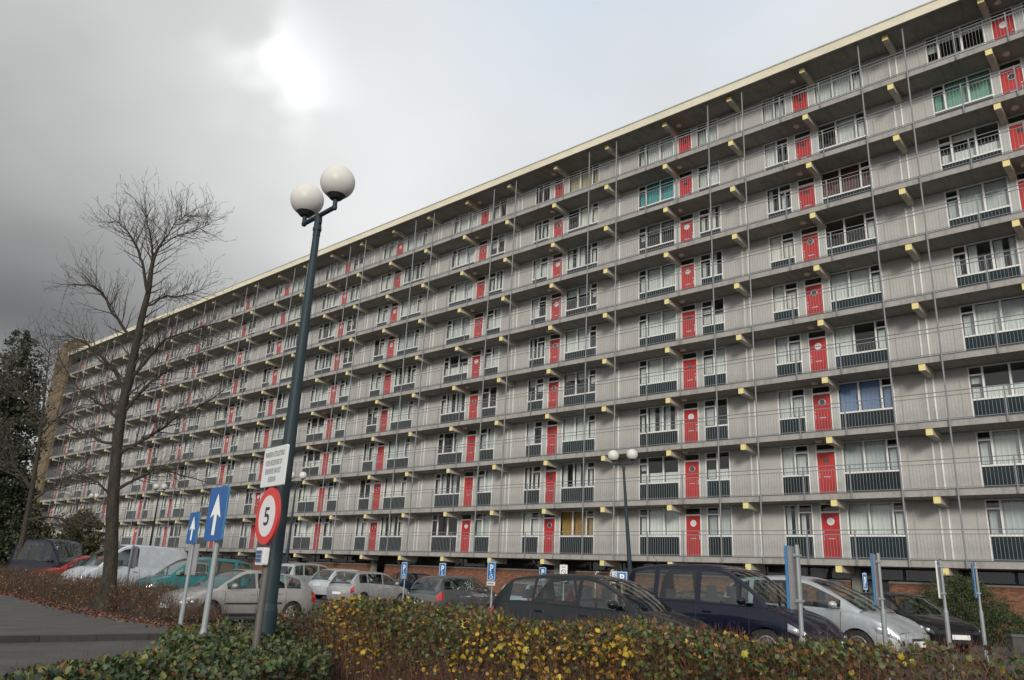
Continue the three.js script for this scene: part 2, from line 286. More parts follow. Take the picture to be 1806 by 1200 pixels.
// storage level: brick plinth, ribbon windows, doors
{
  const gaps = [[-48.2, -46.5], [-38.3, -36.7], [-4.2, -2.6], [-72.2, -70.6], [-21.2, -19.6]].sort((a, b) => a[0] - b[0]);
  let x0 = XL; const zb = -1.8;
  for (const [a, c] of [...gaps, [XR, XR]]) {
    part('brick_plinth', bx(x0, a, 0, 2.12, zb - 0.22, zb), M.brick, bld); part('coping', bx(x0, a, 2.124, 2.20, zb - 0.24, zb + 0.03), M.coping, bld);
    if (c > a) {
      part('storage_door', bx(a + 0.45, c - 0.05, 0.02, 2.2, zb - 0.9, zb - 0.85), M.greyDoor, bld);
      part('entrance_column', bx(a + 0.08, a + 0.42, 0, 2.70, zb - 0.2, zb + 0.12), M.slab[0], bld);
    }
    x0 = c;
  }
  const g = quad(-B / 2 + 0.06, B / 2 - 0.06, 2.26, 2.70, zb - 0.14), fr = join([bx(-B / 2 - 0.05, -B / 2 + 0.05, 2.205, 2.755, zb - 0.2, zb - 0.1), bx(-0.025, 0.025, 2.205, 2.755, zb - 0.19, zb - 0.11), bx(-B / 2 + 0.051, B / 2 - 0.051, 2.705, 2.755, zb - 0.19, zb - 0.11)]);
  for (let k = -3; k <= 24; k++) { const w = part('ribbon_window', fr, M.black, bld, -k * B + 0.1, 0, 0); part('ribbon_pane', g, M.glass, w); }
  part('storage_wall', bx(XL, XR, 0.05, 2.75, zb - 1.6, zb - 1.4), M.black, bld);
}
// stair tower at the far end
{
  const t = thing('stair_tower', 'tan brick stair tower at the far left end of the block', 'tower', [-107.6, 0, -4.2]);
  part('shaft', bx(-2.6, 2.64, 0, 29.6, -5, 4.5), M.tan, t);
  const c = bx(-2.2, 2.64, 29.604, 30.5, -5, 4.1), p = c.attributes.position; part('parapet', c, M.tan, t);
  part('roof_cap', bx(-2.3, 2.75, 30.504, 30.62, -5.1, 4.2), M.coping, t);
  const w = part('stair_window', bx(2.643, 2.70, 28.6, 30.2, 0.2, 2.4), M.darkSash, t); part('pane', bx(2.702, 2.706, 28.7, 30.1, 0.3, 2.3), phys(0.12, 0.11, 0.18, 0.2), w);
  for (let i = 0; i < 9; i++) part('recess_shade_panel', bx(2.643, 2.66, floorY(i) + 0.3, floorY(i) + 2.7, 2.9, 4.1), M.black, t);  // flat black panels: the shade of open landings is put into the colour
}

// ---------------------------------------------------------------- street lamps
const lampPaint = phys(0.016, 0.032, 0.040, 0.55, { specularIntensity: 0.6 });
const globeMat = phys(0.60, 0.585, 0.545, 0.4, { specularIntensity: 0.6 });
const sphere = new THREE.SphereGeometry(0.228, 40, 28);
function streetLamp(x, z, hgt, turn, label) {
  const t = thing('street_lamp', label, 'street lamp', [x, gh(x, z), z], turn, 'twin globe street lamps');
  part('pole', join([cyl(0.125, 0.12, 0, 1.0, 0, 0, 24), cyl(0.12, 0.102, 1.0, 1.08, 0, 0, 24), cyl(0.102, 0.042, 1.08, hgt, 0, 0, 24), cyl(0.05, 0.05, hgt - 0.32, hgt - 0.04, 0, 0, 20)]), lampPaint, t);
  part('collar', join([cyl(0.058, 0.058, hgt - 0.24, hgt - 0.2, 0, 0, 20), bx(0.045, 0.085, hgt - 0.25, hgt - 0.2, -0.015, 0.015), bx(0.045, 0.08, hgt - 0.15, hgt - 0.11, -0.015, 0.015)]), lampPaint, t);
  part('arm', join([bar([-0.40, hgt - 0.02, 0], [0.40, hgt - 0.02, 0], 0.033, 12), cyl(0.03, 0.03, hgt - 0.05, hgt + 0.14, -0.385, 0, 12), cyl(0.03, 0.03, hgt - 0.05, hgt + 0.14, 0.385, 0, 12)]), lampPaint, t);
  for (const s of [-1, 1]) {
    const c = part('globe_holder', join([cyl(0.075, 0.135, hgt + 0.10, hgt + 0.165, s * 0.385, 0, 24), cyl(0.135, 0.14, hgt + 0.165, hgt + 0.185, s * 0.385, 0, 24)]), M.black, t);
    part('globe', sphere, globeMat, t, s * 0.385, hgt + 0.345, 0);
  }
  return t;
}
streetLamp(0.38, 30.27, 6.04, -0.06, 'tall dark street lamp with two white globes, nearest, behind the speed sign');
streetLamp(-8.93, 8.48, 6.27, 0.5, 'distant grey street lamp with two white globes behind the navy people carrier').rotateOnWorldAxis(new THREE.Vector3(0.676, 0, 0.737), 0.068); // it leans
streetLamp(-32.6, 8.96, 6.4, 0.5, 'distant street lamp with two white globes just right of the speed sign');
streetLamp(-52.0, 8.43, 6.6, 0.4, 'far street lamp whose globe shows through branches right of the bare trunk');
streetLamp(-72.1, 5.67, 6.9, 0.3, 'farthest street lamp with a small white globe left of the bare trunk');

// ---------------------------------------------------------------- signs
function canvasTex(w, h, draw) { const c = document.createElement('canvas'); c.width = w; c.height = h; const g = c.getContext('2d'); draw(g, w, h); const t = new THREE.CanvasTexture(c); t.colorSpace = THREE.SRGBColorSpace; t.anisotropy = 8; return t; }
function rrect(w, h, r) { const s = new THREE.Shape(), x = w / 2, y = h / 2; s.moveTo(-x + r, -y); s.lineTo(x - r, -y); s.quadraticCurveTo(x, -y, x, -y + r); s.lineTo(x, y - r); s.quadraticCurveTo(x, y, x - r, y); s.lineTo(-x + r, y); s.quadraticCurveTo(-x, y, -x, y - r); s.lineTo(-x, -y + r); s.quadraticCurveTo(-x, -y, -x + r, -y); return s; }
function faceGeo(shape, w, h) { const g = new THREE.ShapeGeometry(shape, 24), p = g.attributes.position, u = g.attributes.uv; for (let i = 0; i < p.count; i++) u.setXY(i, p.getX(i) / w + 0.5, p.getY(i) / h + 0.5); return g; }
const plateBack = std(0.33, 0.33, 0.34, 0.5, { metalness: 0.3, map: T_concrete });
const blueEdge = std(0.04, 0.17, 0.35, 0.5), whiteEdge = std(0.62, 0.64, 0.62, 0.5), redEdge = std(0.45, 0.03, 0.03, 0.5);
// a folded plate facing local +z, with rim, printed face and clamps; the pole stands behind it
function plate(parent, w, h, r, y, face, edge, zoff = 0.045) {
  const shape = rrect(w, h, r), g = new THREE.ExtrudeGeometry(shape, { depth: 0.022, bevelEnabled: true, bevelThickness: 0.003, bevelSize: 0.003, bevelSegments: 1, curveSegments: 6 });
  const p = part('sign_plate', g, edge, parent, 0, y, zoff);
  part('plate_back', new THREE.ShapeGeometry(rrect(w - 0.012, h - 0.012, r)).rotateY(Math.PI), plateBack, p, 0, 0, -0.0065);
  part('sign_face', faceGeo(rrect(w - 0.004, h - 0.004, r), w, h), face, p, 0, 0, 0.0275);
  for (const yy of [-h * 0.36, h * 0.36]) part('clamp', join([bx(-0.045, 0.045, yy - 0.018, yy + 0.018, -0.03, -0.010), bx(-0.04, 0.04, yy - 0.014, yy + 0.014, -0.085, -0.03)]), M.galv, p);
}
function pole(parent, top, r0 = 0.038, r1 = 0.024, step = 0.9, mat = M.galv) { part('pole', join([cyl(r0, r0, -0.3, step, 0, 0, 14), cyl(r0, r1, step, step + 0.07, 0, 0, 14), cyl(r1, r1, step + 0.07, top, 0, 0, 14)]), mat, parent); part('pole_cap', cyl(r1 + 0.003, r1 * 0.8, top, top + 0.015, 0, 0, 14), M.black, parent); }
const signGrime = (g, w, h, a) => { const r = rng(5); for (let i = 0; i < 500; i++) { g.fillStyle = `rgba(70,65,60,${a * r()})`; const x = r() * w, y = r() * h; g.fillRect(x, y, 1 + 3 * r(), 2 + 16 * r() * r()); } };
const faceMat = (t, rough = 0.4) => std(0.85, 0.85, 0.85, rough, { map: t });
const arrowTex = canvasTex(256, 384, (g, w, h) => { g.fillStyle = '#1f5b9c'; g.fillRect(0, 0, w, h); g.fillStyle = '#eef0ee'; g.beginPath(); for (const [x, y] of [[128, 46], [206, 222], [150, 196], [150, 344], [106, 344], [106, 196], [50, 222]]) g.lineTo(x, y); g.closePath(); g.fill(); signGrime(g, w, h, 0.10); });
const arrowFace = faceMat(arrowTex);
function arrowSign(x, z, top, w, h, turn, label) {
  const t = thing('one_way_sign', label, 'road sign', [x, gh(x, z), z], turn, 'one way arrow signs'); pole(t, top + 0.01, 0.046, 0.034, 0.72); plate(t, w, h, 0.03, top - h / 2, arrowFace, blueEdge); return t;
}
arrowSign(-0.05, 30.78, 2.36, 0.46, 0.62, -0.06, 'larger blue one way sign with white up arrow, next to the speed sign');
arrowSign(-6.98, 27.6, 2.50, 0.40, 0.62, -0.02, 'smaller blue one way sign with white up arrow, on the pavement kerb');

// speed sign, text board and small solar box on one thin pole
{
  const t = thing('speed_limit_sign', 'round red rimmed speed sign with a 5 under a white text board', 'road sign', [1.14, gh(1.14, 30.86), 30.82], -0.16);
  part('pole', join([cyl(0.038, 0.038, -0.3, 1.5, 0, 0, 16), cyl(0.03, 0.03, 1.5, 2.74, 0, 0, 16)]), std(0.13, 0.12, 0.11, 0.6, { metalness: 0.3, map: T_concrete }), t);
  const five = canvasTex(512, 512, (g, w) => { g.fillStyle = '#d63a34'; g.fillRect(0, 0, w, w); g.fillStyle = '#e2dde0'; g.beginPath(); g.arc(256, 256, 186, 0, 7); g.fill(); g.fillStyle = '#20242a'; g.font = 'bold 250px sans-serif'; g.textAlign = 'center'; g.textBaseline = 'middle'; g.save(); g.translate(256, 262); g.scale(1.0, 0.92); g.fillText('5', 0, 0); g.restore(); signGrime(g, w, w, 0.07); });
  const rd = 0.30, circ = new THREE.Shape(); circ.absarc(0, 0, rd, 0, Math.PI * 2);
  const p = part('round_plate', new THREE.ExtrudeGeometry(circ, { depth: 0.02, bevelEnabled: true, bevelThickness: 0.003, bevelSize: 0.003, bevelSegments: 1, curveSegments: 40 }), redEdge, t, 0, 2.0, 0.045);
  const cf = new THREE.CircleGeometry(rd - 0.001, 48); part('sign_face', cf, faceMat(five), p, 0, 0, 0.0255);
  part('plate_back', new THREE.CircleGeometry(rd - 0.01, 40).rotateY(Math.PI), plateBack, p, 0, 0, -0.0065);
  const txt = canvasTex(768, 640, (g, w, h) => {
    g.fillStyle = '#dfe2e1'; g.fillRect(0, 0, w, h); g.fillStyle = '#33373a'; g.textAlign = 'center'; g.textBaseline = 'middle';
    const line = (s, y, wd) => { g.save(); g.font = 'bold 92px sans-serif'; const m = g.measureText(s).width; g.translate(w / 2, y); g.scale(wd / m, 1.3); g.fillText(s, 0, 0); g.restore(); };
    line('PARKEREN UITSLUITEND', 120, 660); line('VOOR BEZOEKERS OF', 258, 570); line('BEWONERS VAN DIT', 396, 540); line('GEBOUW', 528, 260); signGrime(g, w, h, 0.06);
  });
  plate(t, 0.60, 0.43, 0.02, 2.53, faceMat(txt), whiteEdge);
  const b = part('solar_box', new THREE.ExtrudeGeometry(rrect(0.20, 0.17, 0.02), { depth: 0.05, bevelEnabled: true, bevelThickness: 0.006, bevelSize: 0.006, bevelSegments: 2 }), std(0.60, 0.61, 0.60, 0.45), t, 0, 1.58, 0.035);
  const cells = part('solar_cells', bx(-0.075, 0.075, -0.062, 0.062, 0.058, 0.064), std(0.45, 0.5, 0.55, 0.4), b);
  for (let r = 0; r < 3; r++) for (let c = 0; c < 3; c++) part('cell', bx(-0.072 + c * 0.05, -0.072 + c * 0.05 + 0.044, -0.058 + r * 0.041, -0.058 + r * 0.041 + 0.035, 0.0642, 0.0665), phys(0.025, 0.07, 0.17, 0.2), cells);
}
// parking signs
const chair = (g, x, y, s) => { g.strokeStyle = g.fillStyle = '#f0f2f2'; g.lineWidth = 7 * s; g.lineCap = g.lineJoin = 'round'; g.beginPath(); g.arc(x, y - 34 * s, 8 * s, 0, 7); g.fill(); g.beginPath(); g.moveTo(x, y - 22 * s); g.lineTo(x + 2 * s, y + 4 * s); g.lineTo(x + 24 * s, y + 4 * s); g.lineTo(x + 32 * s, y + 30 * s); g.moveTo(x + 1 * s, y - 12 * s); g.lineTo(x + 20 * s, y - 12 * s); g.stroke(); g.beginPath(); g.arc(x + 2 * s, y + 14 * s, 22 * s, -0.2, 3.9); g.stroke(); };
const pTex = canvasTex(256, 448, (g, w, h) => { g.fillStyle = '#1f6aa8'; g.fillRect(0, 0, w, h); g.strokeStyle = '#e9eeee'; g.lineWidth = 12; g.strokeRect(14, 14, w - 28, h - 28); g.fillStyle = '#f2f4f4'; g.font = 'bold 230px sans-serif'; g.textAlign = 'center'; g.textBaseline = 'middle'; g.fillText('P', 132, 150); chair(g, 122, 330, 2.0); });
const pOnly = canvasTex(256, 256, (g, w, h) => { g.fillStyle = '#1f6aa8'; g.fillRect(0, 0, w, h); g.strokeStyle = '#e9eeee'; g.lineWidth = 10; g.strokeRect(12, 12, w - 24, h - 24); g.fillStyle = '#f2f4f4'; g.font = 'bold 220px sans-serif'; g.textAlign = 'center'; g.textBaseline = 'middle'; g.fillText('P', 132, 138); });
const noTex = canvasTex(256, 480, (g, w, h) => { g.fillStyle = '#e6e6e4'; g.fillRect(0, 0, w, h); g.strokeStyle = '#55585a'; g.lineWidth = 8; g.strokeRect(8, 8, w - 16, h - 16); g.lineWidth = 20; g.strokeStyle = '#5a5b5c'; g.beginPath(); g.arc(128, 210, 74, 0, 7); g.stroke(); g.beginPath(); g.moveTo(78, 158); g.lineTo(178, 262); g.stroke(); g.fillStyle = '#66696b'; g.fillRect(60, 50, 136, 18); g.fillRect(60, 80, 136, 14); g.fillRect(56, 360, 40, 70); g.fillRect(110, 360, 40, 70); g.fillRect(164, 360, 40, 70); });
const pFace = faceMat(pTex), poFace = faceMat(pOnly), noFace = faceMat(noTex);
function parkSign(x, z, cy, w, h, face, edge, turn, name, label, group, sub) {
  const y = gh(x, z), t = thing(name, label, 'road sign', [x, y, z], turn, group); pole(t, cy - y + h / 2 + 0.02, 0.038, 0.025, 0.95); plate(t, w, h, 0.025, cy - y, face, edge);
  if (sub) plate(t, w, 0.12, 0.01, cy - y - h / 2 - 0.09, faceMat(canvasTex(64, 32, (g, a, b) => { g.fillStyle = '#d9dcda'; g.fillRect(0, 0, a, b); g.fillStyle = '#444'; for (let i = 0; i < 6; i++) g.fillRect(8 + i * 8, 10, 5, 12); })), whiteEdge);
  return t;
}
const DG = 'disabled parking signs with wheelchair pictogram';
parkSign(-15.08, 14.91, 1.66, 0.34, 0.60, pFace, blueEdge, -0.05, 'parking_sign', 'blue disabled parking sign standing between the two silver hatchbacks', DG);
parkSign(-15.4, 12.6, 1.72, 0.36, 0.62, pFace, blueEdge, 0.05, 'parking_sign', 'blue disabled parking sign rising above the grey compact hatchback', DG);
parkSign(-9.01, 16.48, 1.73, 0.34, 0.58, pFace, blueEdge, 0.0, 'parking_sign', 'blue disabled parking sign with a small white plate below it', DG, true);
parkSign(-9.14, 13.76, 1.73, 0.28, 0.46, pFace, blueEdge, 0.1, 'parking_sign', 'blue disabled parking sign next to the white prohibition sign', DG);
parkSign(-8.62, 13.3, 1.80, 0.27, 0.56, noFace, whiteEdge, 0.5, 'no_parking_sign', 'white rectangular sign with a struck circle, left of the ventilation pipes', null);
parkSign(-5.37, 14.55, 1.72, 0.34, 0.34, poFace, blueEdge, 0.5, 'parking_sign', 'square blue sign with a white P beside the navy car', null);
parkSign(-6.1, 13.8, 1.72, 0.24, 0.38, noFace, whiteEdge, 0.3, 'no_parking_sign', 'small white sign with a circle, left of the square P sign', null);
parkSign(0.10, 9.3, 1.95, 0.12, 0.50, poFace, blueEdge, 0.3, 'parking_sign', 'narrow blue parking sign near the grey storage door', null);
parkSign(-41.75, 11.28, 2.1, 0.42, 0.62, poFace, blueEdge, 0.35, 'parking_sign', 'distant small blue sign just above the white van roof', null);
// signs along the front of the spaces on the right and left, seen from behind
const EG = 'parking sign plates seen from behind';
parkSign(5.02, 26.3, 1.64, 0.42, 0.70, pFace, blueEdge, -1.52, 'space_sign', 'grey backed blue edged sign on a pole, nearest, before the navy car', EG);
parkSign(4.68, 22.38, 1.73, 0.44, 0.76, pFace, blueEdge, -1.45, 'space_sign', 'grey backed blue edged sign on a pole, before the silver people carrier', EG);
parkSign(4.82, 19.45, 1.83, 0.36, 0.64, noFace, whiteEdge, -1.42, 'space_sign', 'grey backed white edged sign on a pole, before the green bush', EG);
parkSign(4.65, 16.08, 1.92, 0.34, 0.72, pFace, blueEdge, -1.30, 'space_sign', 'grey backed blue edged sign on a pole, rightmost of the row', EG);
parkSign(-16.83, 24.6, 1.62, 0.40, 0.66, pFace, plateBack, 3.21, 'space_sign', 'dark narrow sign seen edge on, right of the bare tree trunk', EG);
parkSign(-12.69, 24.75, 1.62, 0.42, 0.82, pFace, plateBack, 3.32, 'space_sign', 'grey backed sign on a pole in front of the white van', EG);
// ventilation pipes by the wall
for (const [x, z, h, lab] of [[-11.85, 7.0, 2.0, 'thin pale bent ventilation pipe, left of the pair'], [-11.2, 6.8, 2.1, 'thin pale bent ventilation pipe, right of the pair']]) {
  const t = thing('ventilation_pipe', lab, 'pipe', [x, 0, z], 0.6, 'bent ventilation pipes'), c = new THREE.CatmullRomCurve3([[0, 0, 0], [0, h * 0.5, 0], [0, h * 0.86, 0], [0.01, h * 0.95, 0], [0.05, h, 0], [0.14, h + 0.01, 0]].map((p) => new THREE.Vector3(...p)));
  part('tube', new THREE.TubeGeometry(c, 24, 0.024, 8), M.sidePanel, t); part('foot', cyl(0.07, 0.06, 0, 0.05, 0, 0, 12), M.galv, t);
}

// ---------------------------------------------------------------- cars
function pchip(pts) { // smooth monotone curve through [x, y] points, x increasing
  const n = pts.length, d = [], m = [];
  for (let i = 0; i < n - 1; i++) d.push((pts[i + 1][1] - pts[i][1]) / (pts[i + 1][0] - pts[i][0]));
  for (let i = 0; i < n; i++) m.push(i === 0 ? d[0] : i === n - 1 ? d[n - 2] : d[i - 1] * d[i] <= 0 ? 0 : 2 * d[i - 1] * d[i] / (d[i - 1] + d[i]));
  return (x) => { if (x <= pts[0][0]) return pts[0][1]; if (x >= pts[n - 1][0]) return pts[n - 1][1]; let i = 0; while (x > pts[i + 1][0]) i++; const h = pts[i + 1][0] - pts[i][0], t = (x - pts[i][0]) / h, a = pts[i][1], b = pts[i + 1][1]; return a * (1 + 2 * t) * (1 - t) ** 2 + h * m[i] * t * (1 - t) ** 2 + b * t * t * (3 - 2 * t) + h * m[i + 1] * t * t * (t - 1); };
}
const carGlass = phys(0.72, 0.80, 0.78, 0.03, { transmission: 1, thickness: 0, ior: 1.5 });
const carDark = phys(0.012, 0.014, 0.016, 0.08, { clearcoat: 1 });
const tyreM = std(0.018, 0.018, 0.018, 0.85), rimM = std(0.42, 0.43, 0.44, 0.35, { metalness: 0.8 }), trimM = std(0.025, 0.026, 0.028, 0.65), cabinM = std(0.045, 0.045, 0.05, 0.9), seatM = std(0.06, 0.062, 0.07, 0.9);
const lampBowl = phys(0.30, 0.31, 0.33, 0.12, { metalness: 0.7, clearcoat: 1 }), lampGlass = phys(0.75, 0.78, 0.80, 0.08, { metalness: 0.55, clearcoat: 1 }), tailM = phys(0.42, 0.012, 0.015, 0.12, { clearcoat: 1 }), plateM = std(0.72, 0.72, 0.70, 0.5), amberM = phys(0.6, 0.22, 0.02, 0.15, { clearcoat: 1 });
const dust = tex(256, (u, v) => grey(0.90 + 0.14 * (fbm(u * 10, v * 10, 41, 4, 10) - 0.5) + 0.08 * (hash(Math.floor(u * 256), Math.floor(v * 256), 8) - 0.5)), true, 1);
const paint = (r, g, b, metal = 0.3) => phys(r, g, b, 0.4, { metalness: metal, specularIntensity: 0.25, clearcoat: metal ? 0.7 : 0.45, clearcoatRoughness: 0.05, map: dust });
function gridGeo(P, nu, nv, keep) { // P(i, j) -> [x, y, z]; cells kept by keep(i, j)
  const pos = [], idx = [], uv = [];
  for (let i = 0; i <= nu; i++) for (let j = 0; j <= nv; j++) { const p = P(i, j); pos.push(...p); uv.push(p[0] * 0.5 + p[2] * 0.3, p[1] * 0.5 + p[2] * 0.2); }
  for (let i = 0; i < nu; i++) for (let j = 0; j < nv; j++) if (!keep || keep(i, j)) { const a = i * (nv + 1) + j; idx.push(a, a + nv + 1, a + 1, a + 1, a + nv + 1, a + nv + 2); }
  const map = new Map(), p2 = [], u2 = [], i2 = idx.map((v) => { if (!map.has(v)) { map.set(v, map.size); p2.push(pos[v * 3], pos[v * 3 + 1], pos[v * 3 + 2]); u2.push(uv[v * 2], uv[v * 2 + 1]); } return map.get(v); });
  const g = new THREE.BufferGeometry(); g.setAttribute('position', new THREE.Float32BufferAttribute(p2, 3)); g.setAttribute('uv', new THREE.Float32BufferAttribute(u2, 2)); g.setIndex(i2); g.computeVertexNormals(); return g;
}
const wheelCache = new Map();
function wheelGeo(r) {
  if (!wheelCache.has(r)) {
    const w = 0.19, pr = [[r * 0.62, -w / 2], [r * 0.9, -w / 2], [r * 0.98, -w / 2 + 0.02], [r, -w / 2 + 0.045], [r, w / 2 - 0.045], [r * 0.98, w / 2 - 0.02], [r * 0.9, w / 2], [r * 0.62, w / 2]].map((p) => new THREE.Vector2(...p));
    const tyre = new THREE.LatheGeometry(pr, 36).rotateX(Math.PI / 2);
    const sp = [cyl(r * 0.16, r * 0.14, 0.05, 0.075, 0, 0, 16), new THREE.TorusGeometry(r * 0.60, 0.018, 8, 36).rotateX(Math.PI / 2).translate(0, 0.085, 0), cyl(r * 0.6, r * 0.6, 0.0, 0.02, 0, 0, 28)];
    for (let k = 0; k < 7; k++) { const b = bx(-0.026, 0.026, 0.045, 0.07, 0, r * 0.59); b.rotateY(k * Math.PI * 2 / 7); sp.push(b); }
    const rim = join(sp).rotateX(Math.PI / 2);
    wheelCache.set(r, { tyre, rim });
  }
  return wheelCache.get(r);
}
function makeCar(S, x, z, headDeg, label, category, group) {
  const { L, W, Ht } = S, hw = W / 2, hl = L / 2, rw = S.rw || 0.30, ra = rw + 0.055;
  const car = thing(S.name || 'parked_car', label, category, [x, gh(x, z) , z], headDeg * Math.PI / 180, group);
  const T = pchip(S.top), Rf = pchip(S.roof), xw0 = S.roof[S.roof.length - 1][0], xr0 = S.roof[0][0];
  const floorY0 = 0.20;
  const endT = (s) => clamp((Math.abs(s) - (hl - 0.62)) / 0.62, 0, 1);
  const wid = (s) => hw * (1 - (s > 0 ? (S.noseTaper ?? 0.24) : (S.tailTaper ?? 0.14)) * Math.pow(endT(s), 2.6));
  const prof = (y) => 1 - 0.075 * Math.pow((y - 0.58) / 0.42, 2) * (y < 0.58 ? 0.8 : 1);
  const archAt = (s) => { let y = floorY0 + 0.03 * endT(s); for (const a of [S.xf, S.xr]) { const d = Math.abs(s - a); if (d < ra) y = Math.max(y, rw + Math.sqrt(ra * ra - d * d) - 0.02); } return y; };
  // stations: dense round the arches and ends
  const st = new Set(); for (let i = 0; i <= 46; i++) st.add(+(-hl + L * i / 46).toFixed(4)); for (const a of [S.xf, S.xr]) for (let i = 0; i <= 16; i++) st.add(+(a - ra * Math.cos(Math.PI * i / 16)).toFixed(4)); for (let i = 1; i < 6; i++) { st.add(+(hl - 0.06 * i * i / 5).toFixed(4)); st.add(+(-hl + 0.06 * i * i / 5).toFixed(4)); }
  for (const v of [xw0, xr0]) st.add(+v.toFixed(4));
  const s = [...st].filter((v) => Math.abs(v) <= hl).sort((a, b) => a - b);
  const NS = 10;
  // side surface: u = station x, q = 0 (sill) .. 1 (shoulder)
  const side = (u, q, sg, off = 0) => { const yb = archAt(u), yt = T(u) - 0.045, y = yb + (yt - yb) * q, w = wid(u) * prof(y), t = endT(u); const bend = (u > 0 ? S.noseRound ?? 0.16 : S.tailRound ?? 0.10) * t * t * t * Math.pow(Math.abs((y - (u > 0 ? 0.46 : 0.55)) / 0.38), 2); return [u - Math.sign(u) * bend + (t > 0 ? Math.sign(u) * off * 0.5 * t : 0), y, sg * (w + off + (S.crease ? 0.008 * Math.exp(-Math.pow((q - 0.72) / 0.08, 2)) : 0))]; };
  const topRow = (u, j) => { const w = wid(u) * prof(T(u) - 0.045), y = T(u), c = (S.crown ?? 0.045) * (1 - 0.4 * endT(u)), t = endT(u), bend = (u > 0 ? S.noseRound ?? 0.16 : S.tailRound ?? 0.10) * t * t * t * Math.pow(Math.abs((y - (u > 0 ? 0.46 : 0.55)) / 0.38), 2); const zz = [w - 0.004, w - 0.05, w * 0.72, w * 0.36, 0][j], yy = [y - 0.02, y - 0.002, y + c * 0.5, y + c * 0.85, y + c][j]; return [u - Math.sign(u) * bend, yy, zz]; };
  const nSide = NS, nTop = 4, nv = 2 * (nSide + nTop + 1);
  const P = (i, j) => { const half = nSide + nTop + 1; const sg = j <= half ? 1 : -1, jj = j <= half ? j : 2 * half - j; if (jj <= nSide) return side(s[i], jj / nSide, sg); const p = topRow(s[i], jj - nSide - 1); return [p[0], p[1], sg * p[2]]; };
  const half = nSide + nTop + 1;
  const lower = gridGeo(P, s.length - 1, 2 * half, (i, j) => { const jj = j < half ? j : 2 * half - 1 - j; const m = (s[i] + s[i + 1]) / 2; return !(jj >= nSide + 2 && m > xr0 + 0.03 && m < xw0 - 0.03); });
  const caps = [hl, -hl].map((u) => gridGeo((i, j) => { const p = side(u, i / NS, 1), zz = p[2] * (1 - 2 * j / 10); return [p[0] + Math.sign(u) * 0.075 * (1 - Math.pow(1 - 2 * j / 10, 2)), p[1], zz]; }, NS, 10));
  const capTops = [hl, -hl].map((u) => gridGeo((i, j) => { const a = i === 0 ? side(u, 1, 1) : topRow(u, 0), tz = a[2] * (1 - 2 * j / 10), bul = 0.075 * (1 - Math.pow(1 - 2 * j / 10, 2)); const top = topRow(u, 4); if (i === 0) return [a[0] + Math.sign(u) * bul, a[1], tz]; const k = Math.abs(1 - 2 * j / 10); return [top[0] + Math.sign(u) * bul * 0.15, lerp(top[1], a[1], k * k), tz]; }, 1, 10));
  // greenhouse
  const gs = new Set([xr0, xw0]); for (let i = 0; i <= 34; i++) gs.add(+(xr0 + (xw0 - xr0) * i / 34).toFixed(4)); for (const w of S.windows) { gs.add(w[0]); gs.add(w[1]); } for (const v of [S.wsTop, S.rwTop]) gs.add(v);
  const g = [...gs].sort((a, b) => a - b), tw = S.tumble ?? 0.16;
  const gp = (u, j) => { // 0 belt, 1 window foot, 2 window head, 3 roof edge, 4 inner edge, 5, 6 centre
    const yb = T(u) - 0.022, yr = Math.max(Rf(u), yb + 0.012), wb = wid(u) * prof(T(u) - 0.045) - 0.03, hgt = yr - yb, full = clamp(hgt / 0.5, 0, 1);
    const wr = wb - tw * clamp(hgt / (Ht - 0.95), 0, 1.15) - 0.02 * (1 - full), t = [0, 0.07, 0.86, 0.955][Math.min(j, 3)];
    const bowF = u > S.wsTop ? (u - S.wsTop) / (xw0 - S.wsTop) : 0, bowR = u < S.rwTop ? (S.rwTop - u) / (S.rwTop - xr0) : 0;
    let zz, y; if (j <= 3) { const tt = t; zz = lerp(wb, wr, tt * tt * 0.35 + tt * 0.65); y = yb + hgt * tt; } else { const f = [0.90, 0.5, 0][j - 4]; zz = wr * f; y = yb + hgt * (j === 4 ? 0.995 : 1) + 0.03 * (1 - f * f) * full; }
    const k = 1 - Math.pow(zz / Math.max(wb, 0.1), 2); return [u + bowF * 0.16 * k - bowR * 0.07 * k, y, zz];
  };
  const PG = (i, j) => { const sg = j <= 6 ? 1 : -1, jj = j <= 6 ? j : 12 - j, p = gp(g[i], jj); return [p[0], p[1], sg * p[2]]; };
  const cellKind = (i, j) => { const jj = j < 6 ? j : 11 - j, m = (g[i] + g[i + 1]) / 2; if (jj === 1) for (let w = 0; w < S.windows.length; w++) if (m > S.windows[w][0] && m < S.windows[w][1] && Math.max(Rf(g[i]), Rf(g[i + 1])) - T(m) > 0.10) return 'w' + w + (j < 6 ? 'r' : 'l'); if (jj >= 4) { if (m > S.wsTop + 0.02 && m < xw0 - 0.02) return 'ws'; if (!S.noRear && m < S.rwTop - 0.04 && m > xr0 + (S.rearLip ?? 0.04)) return 'rw'; } return 'b'; };
  const green = gridGeo(PG, g.length - 1, 12, (i, j) => cellKind(i, j) === 'b');
  part('body', toCreasedNormals(join([lower, ...caps, ...capTops, green]), 0.62), S.paint, car);
  part('underbody', bx(-hl + 0.25, hl - 0.25, 0.17, 0.30, -hw + 0.22, hw - 0.22), trimM, car);
  S.windows.forEach((w, n) => { for (const d of ['r', 'l']) { const gg = gridGeo(PG, g.length - 1, 12, (i, j) => cellKind(i, j) === 'w' + n + d); if (gg.index.count) part('side_window', gg, w[2] ? carDark : carGlass, car); } });
  { const gg = gridGeo(PG, g.length - 1, 12, (i, j) => cellKind(i, j) === 'ws'); part('windscreen', gg, carGlass, car); }
  if (!S.noRear) { const gg = gridGeo(PG, g.length - 1, 12, (i, j) => cellKind(i, j) === 'rw'); if (gg.index.count) part('rear_window', gg, carGlass, car); }
